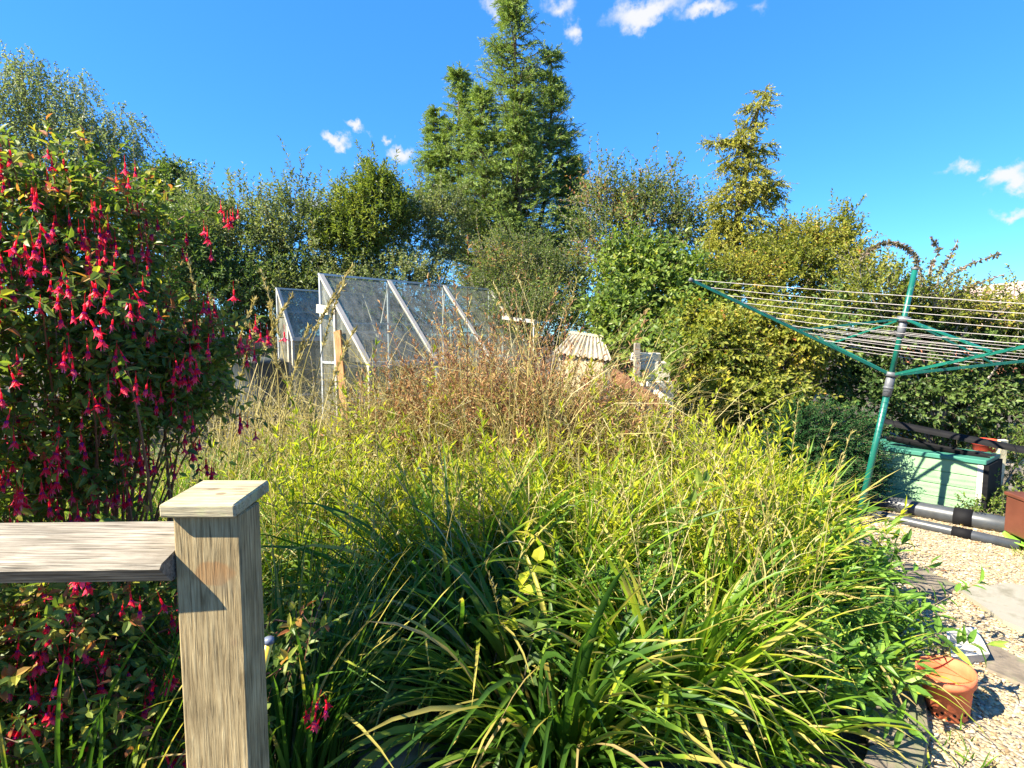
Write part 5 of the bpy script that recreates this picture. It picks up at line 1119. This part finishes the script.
# tall grass stalks with plumes: individually visible ones
PS = 1.0
def stalk(x, y, h, az, bend, plume, mat='straw', w=.006):
    g = Geo(); Pp = ribbons(g, np.array([[x, y, 0.]]), np.array([az]), np.array([h]), np.array([w]), np.array([1.54]), np.array([bend]), np.array([rng.random()]), k=12, twist=.1)
    g = Geo(); path = Pp[0]; tubes(g, path, np.linspace(w*.45, w*.2, 12), 4, 0, rnd=np.array([rng.random()]))
    # leaves
    nl = 4; idx = rng.integers(2, 7, nl); ribbons(g, path[idx], rng.uniform(0, 6.28, nl), rng.uniform(.2, .4, nl), np.full(nl, .007), rng.uniform(.8, 1.3, nl), rng.uniform(.8, 2, nl), rng.random(nl), k=6)
    if plume:
        n = plume; t = rng.uniform(8.0, 11, n); i0 = np.minimum(t.astype(int), 10); pos = path[i0]*(1-(t-i0))[:, None]+path[i0+1]*(t-i0)[:, None]
        T = nz((path[11]-path[8])[None]); D = T*.9+rng.normal(0, .35, (n, 3)); leaves(g, pos, D, randunit(n), PS*.030*rng.uniform(.6, 1.3, n), PS*.007, rng.random(n), 0, 0, fold=.2, droop=.2)
    return g
gs = Geo()
def mergeg(A, B):
    off = A.n
    for V, R in zip(B.V, B.R): A.V.append(V); A.R.append(R)
    for f, mi, sm in B.F: A.F.append((f+off, mi, sm))
    A.n += B.n
# those near the greenhouse and fuchsia (tops in front of the dark hedge)
tops = [(217,262,4.6),(233,275,4.7),(228,290,4.5),(258,300,4.4),(262,272,4.8),(240,310,4.3),(282,255,5.0),(270,300,4.6),(300,310,4.2),(206,300,4.4),(250,330,4.2),(318,330,4.0),(290,280,4.8),
        (545,285,5.2),(540,275,5.3),(552,300,5.0),(560,300,5.2),(588,300,5.1),(430,300,5.0),(462,318,4.8),(572,275,5.5),(520,320,4.8)]
PS = 1.5
for i, (px, py, Y) in enumerate(tops):
    t = P(px, py, Y); mergeg(gs, stalk(t[0]+rng.normal(0, .1), t[1], t[2]*1.03, rng.choice([0, PI])+rng.normal(0, .5), rng.uniform(.1, .8), 130 if i < 13 else 40, w=.013))
o = link_mesh('tall_grass_stalks', gs, M['straw']); tag(o, 'tall straw coloured seeding grass stalks rising above the bed', 'grass', kind='stuff')
PS = 1.0
# nearer long dry stalks arching over
gs = Geo()
for _ in range(280):
    x = rng.uniform(-1.9, 1.6); y = rng.uniform(2.3, 5.0); mergeg(gs, stalk(x, y, rng.uniform(1.0, 1.5), rng.uniform(0, 6.28), rng.uniform(.2, 1.1), 18, w=.005))
o = link_mesh('dry_grass_stalks', gs, M['straw']); tag(o, 'arching dry grass stalks scattered through the green bed', 'grass', kind='stuff')
# weeds in gravel
fill_grass('path_grass', 'short green grass growing through the gravel by the brown planter', 700, (3.6, 5.0), (3.9, 4.9), .10, .006, 'strap_sunlit', e=(.8, 1.5), mask=lambda x, y: ((x-4.5)/.5)**2+((y-4.35)/.3)**2 < 1)
fill_grass('edge_weeds', 'short weeds at the bed edge by the edging stones', 500, (1.5, 2.7), (1.9, 3.4), .10, .008, 'strap_sunlit', e=(.6, 1.5), mask=lambda x, y: (x < 1.75+.5*(y-2.0)+.1) & (x > 1.5+.4*(y-2.0)))
stem_plants('yellow_sprigs', 'yellow green leafy sprigs growing up through the dead stems', 130, (-1.5, 1.6), (4.6, 5.6), (1.0, 1.5), 34, .075, .02, 'yellow', 'twig', tstart=.45, ang=.9)
n = 260; p = reg(n*2)[:n]; n = len(p); g = Geo(); leaves(g, p+np.array([0, 0, .014]), np.stack([rng.normal(size=n), rng.normal(size=n), rng.normal(0, .15, n)], 1), np.stack([rng.normal(0, .3, n), rng.normal(0, .3, n), np.ones(n)], 1), rng.uniform(.02, .05, n), rng.uniform(.01, .022, n), rng.random(n), 0, 1)
o = link_mesh('fallen_leaves', g, M['deadbrown']); tag(o, 'scattered dry fallen leaves on the gravel', 'leaf litter', kind='stuff')
print('faces', sum(len(m.polygons) for m in bpy.data.meshes))
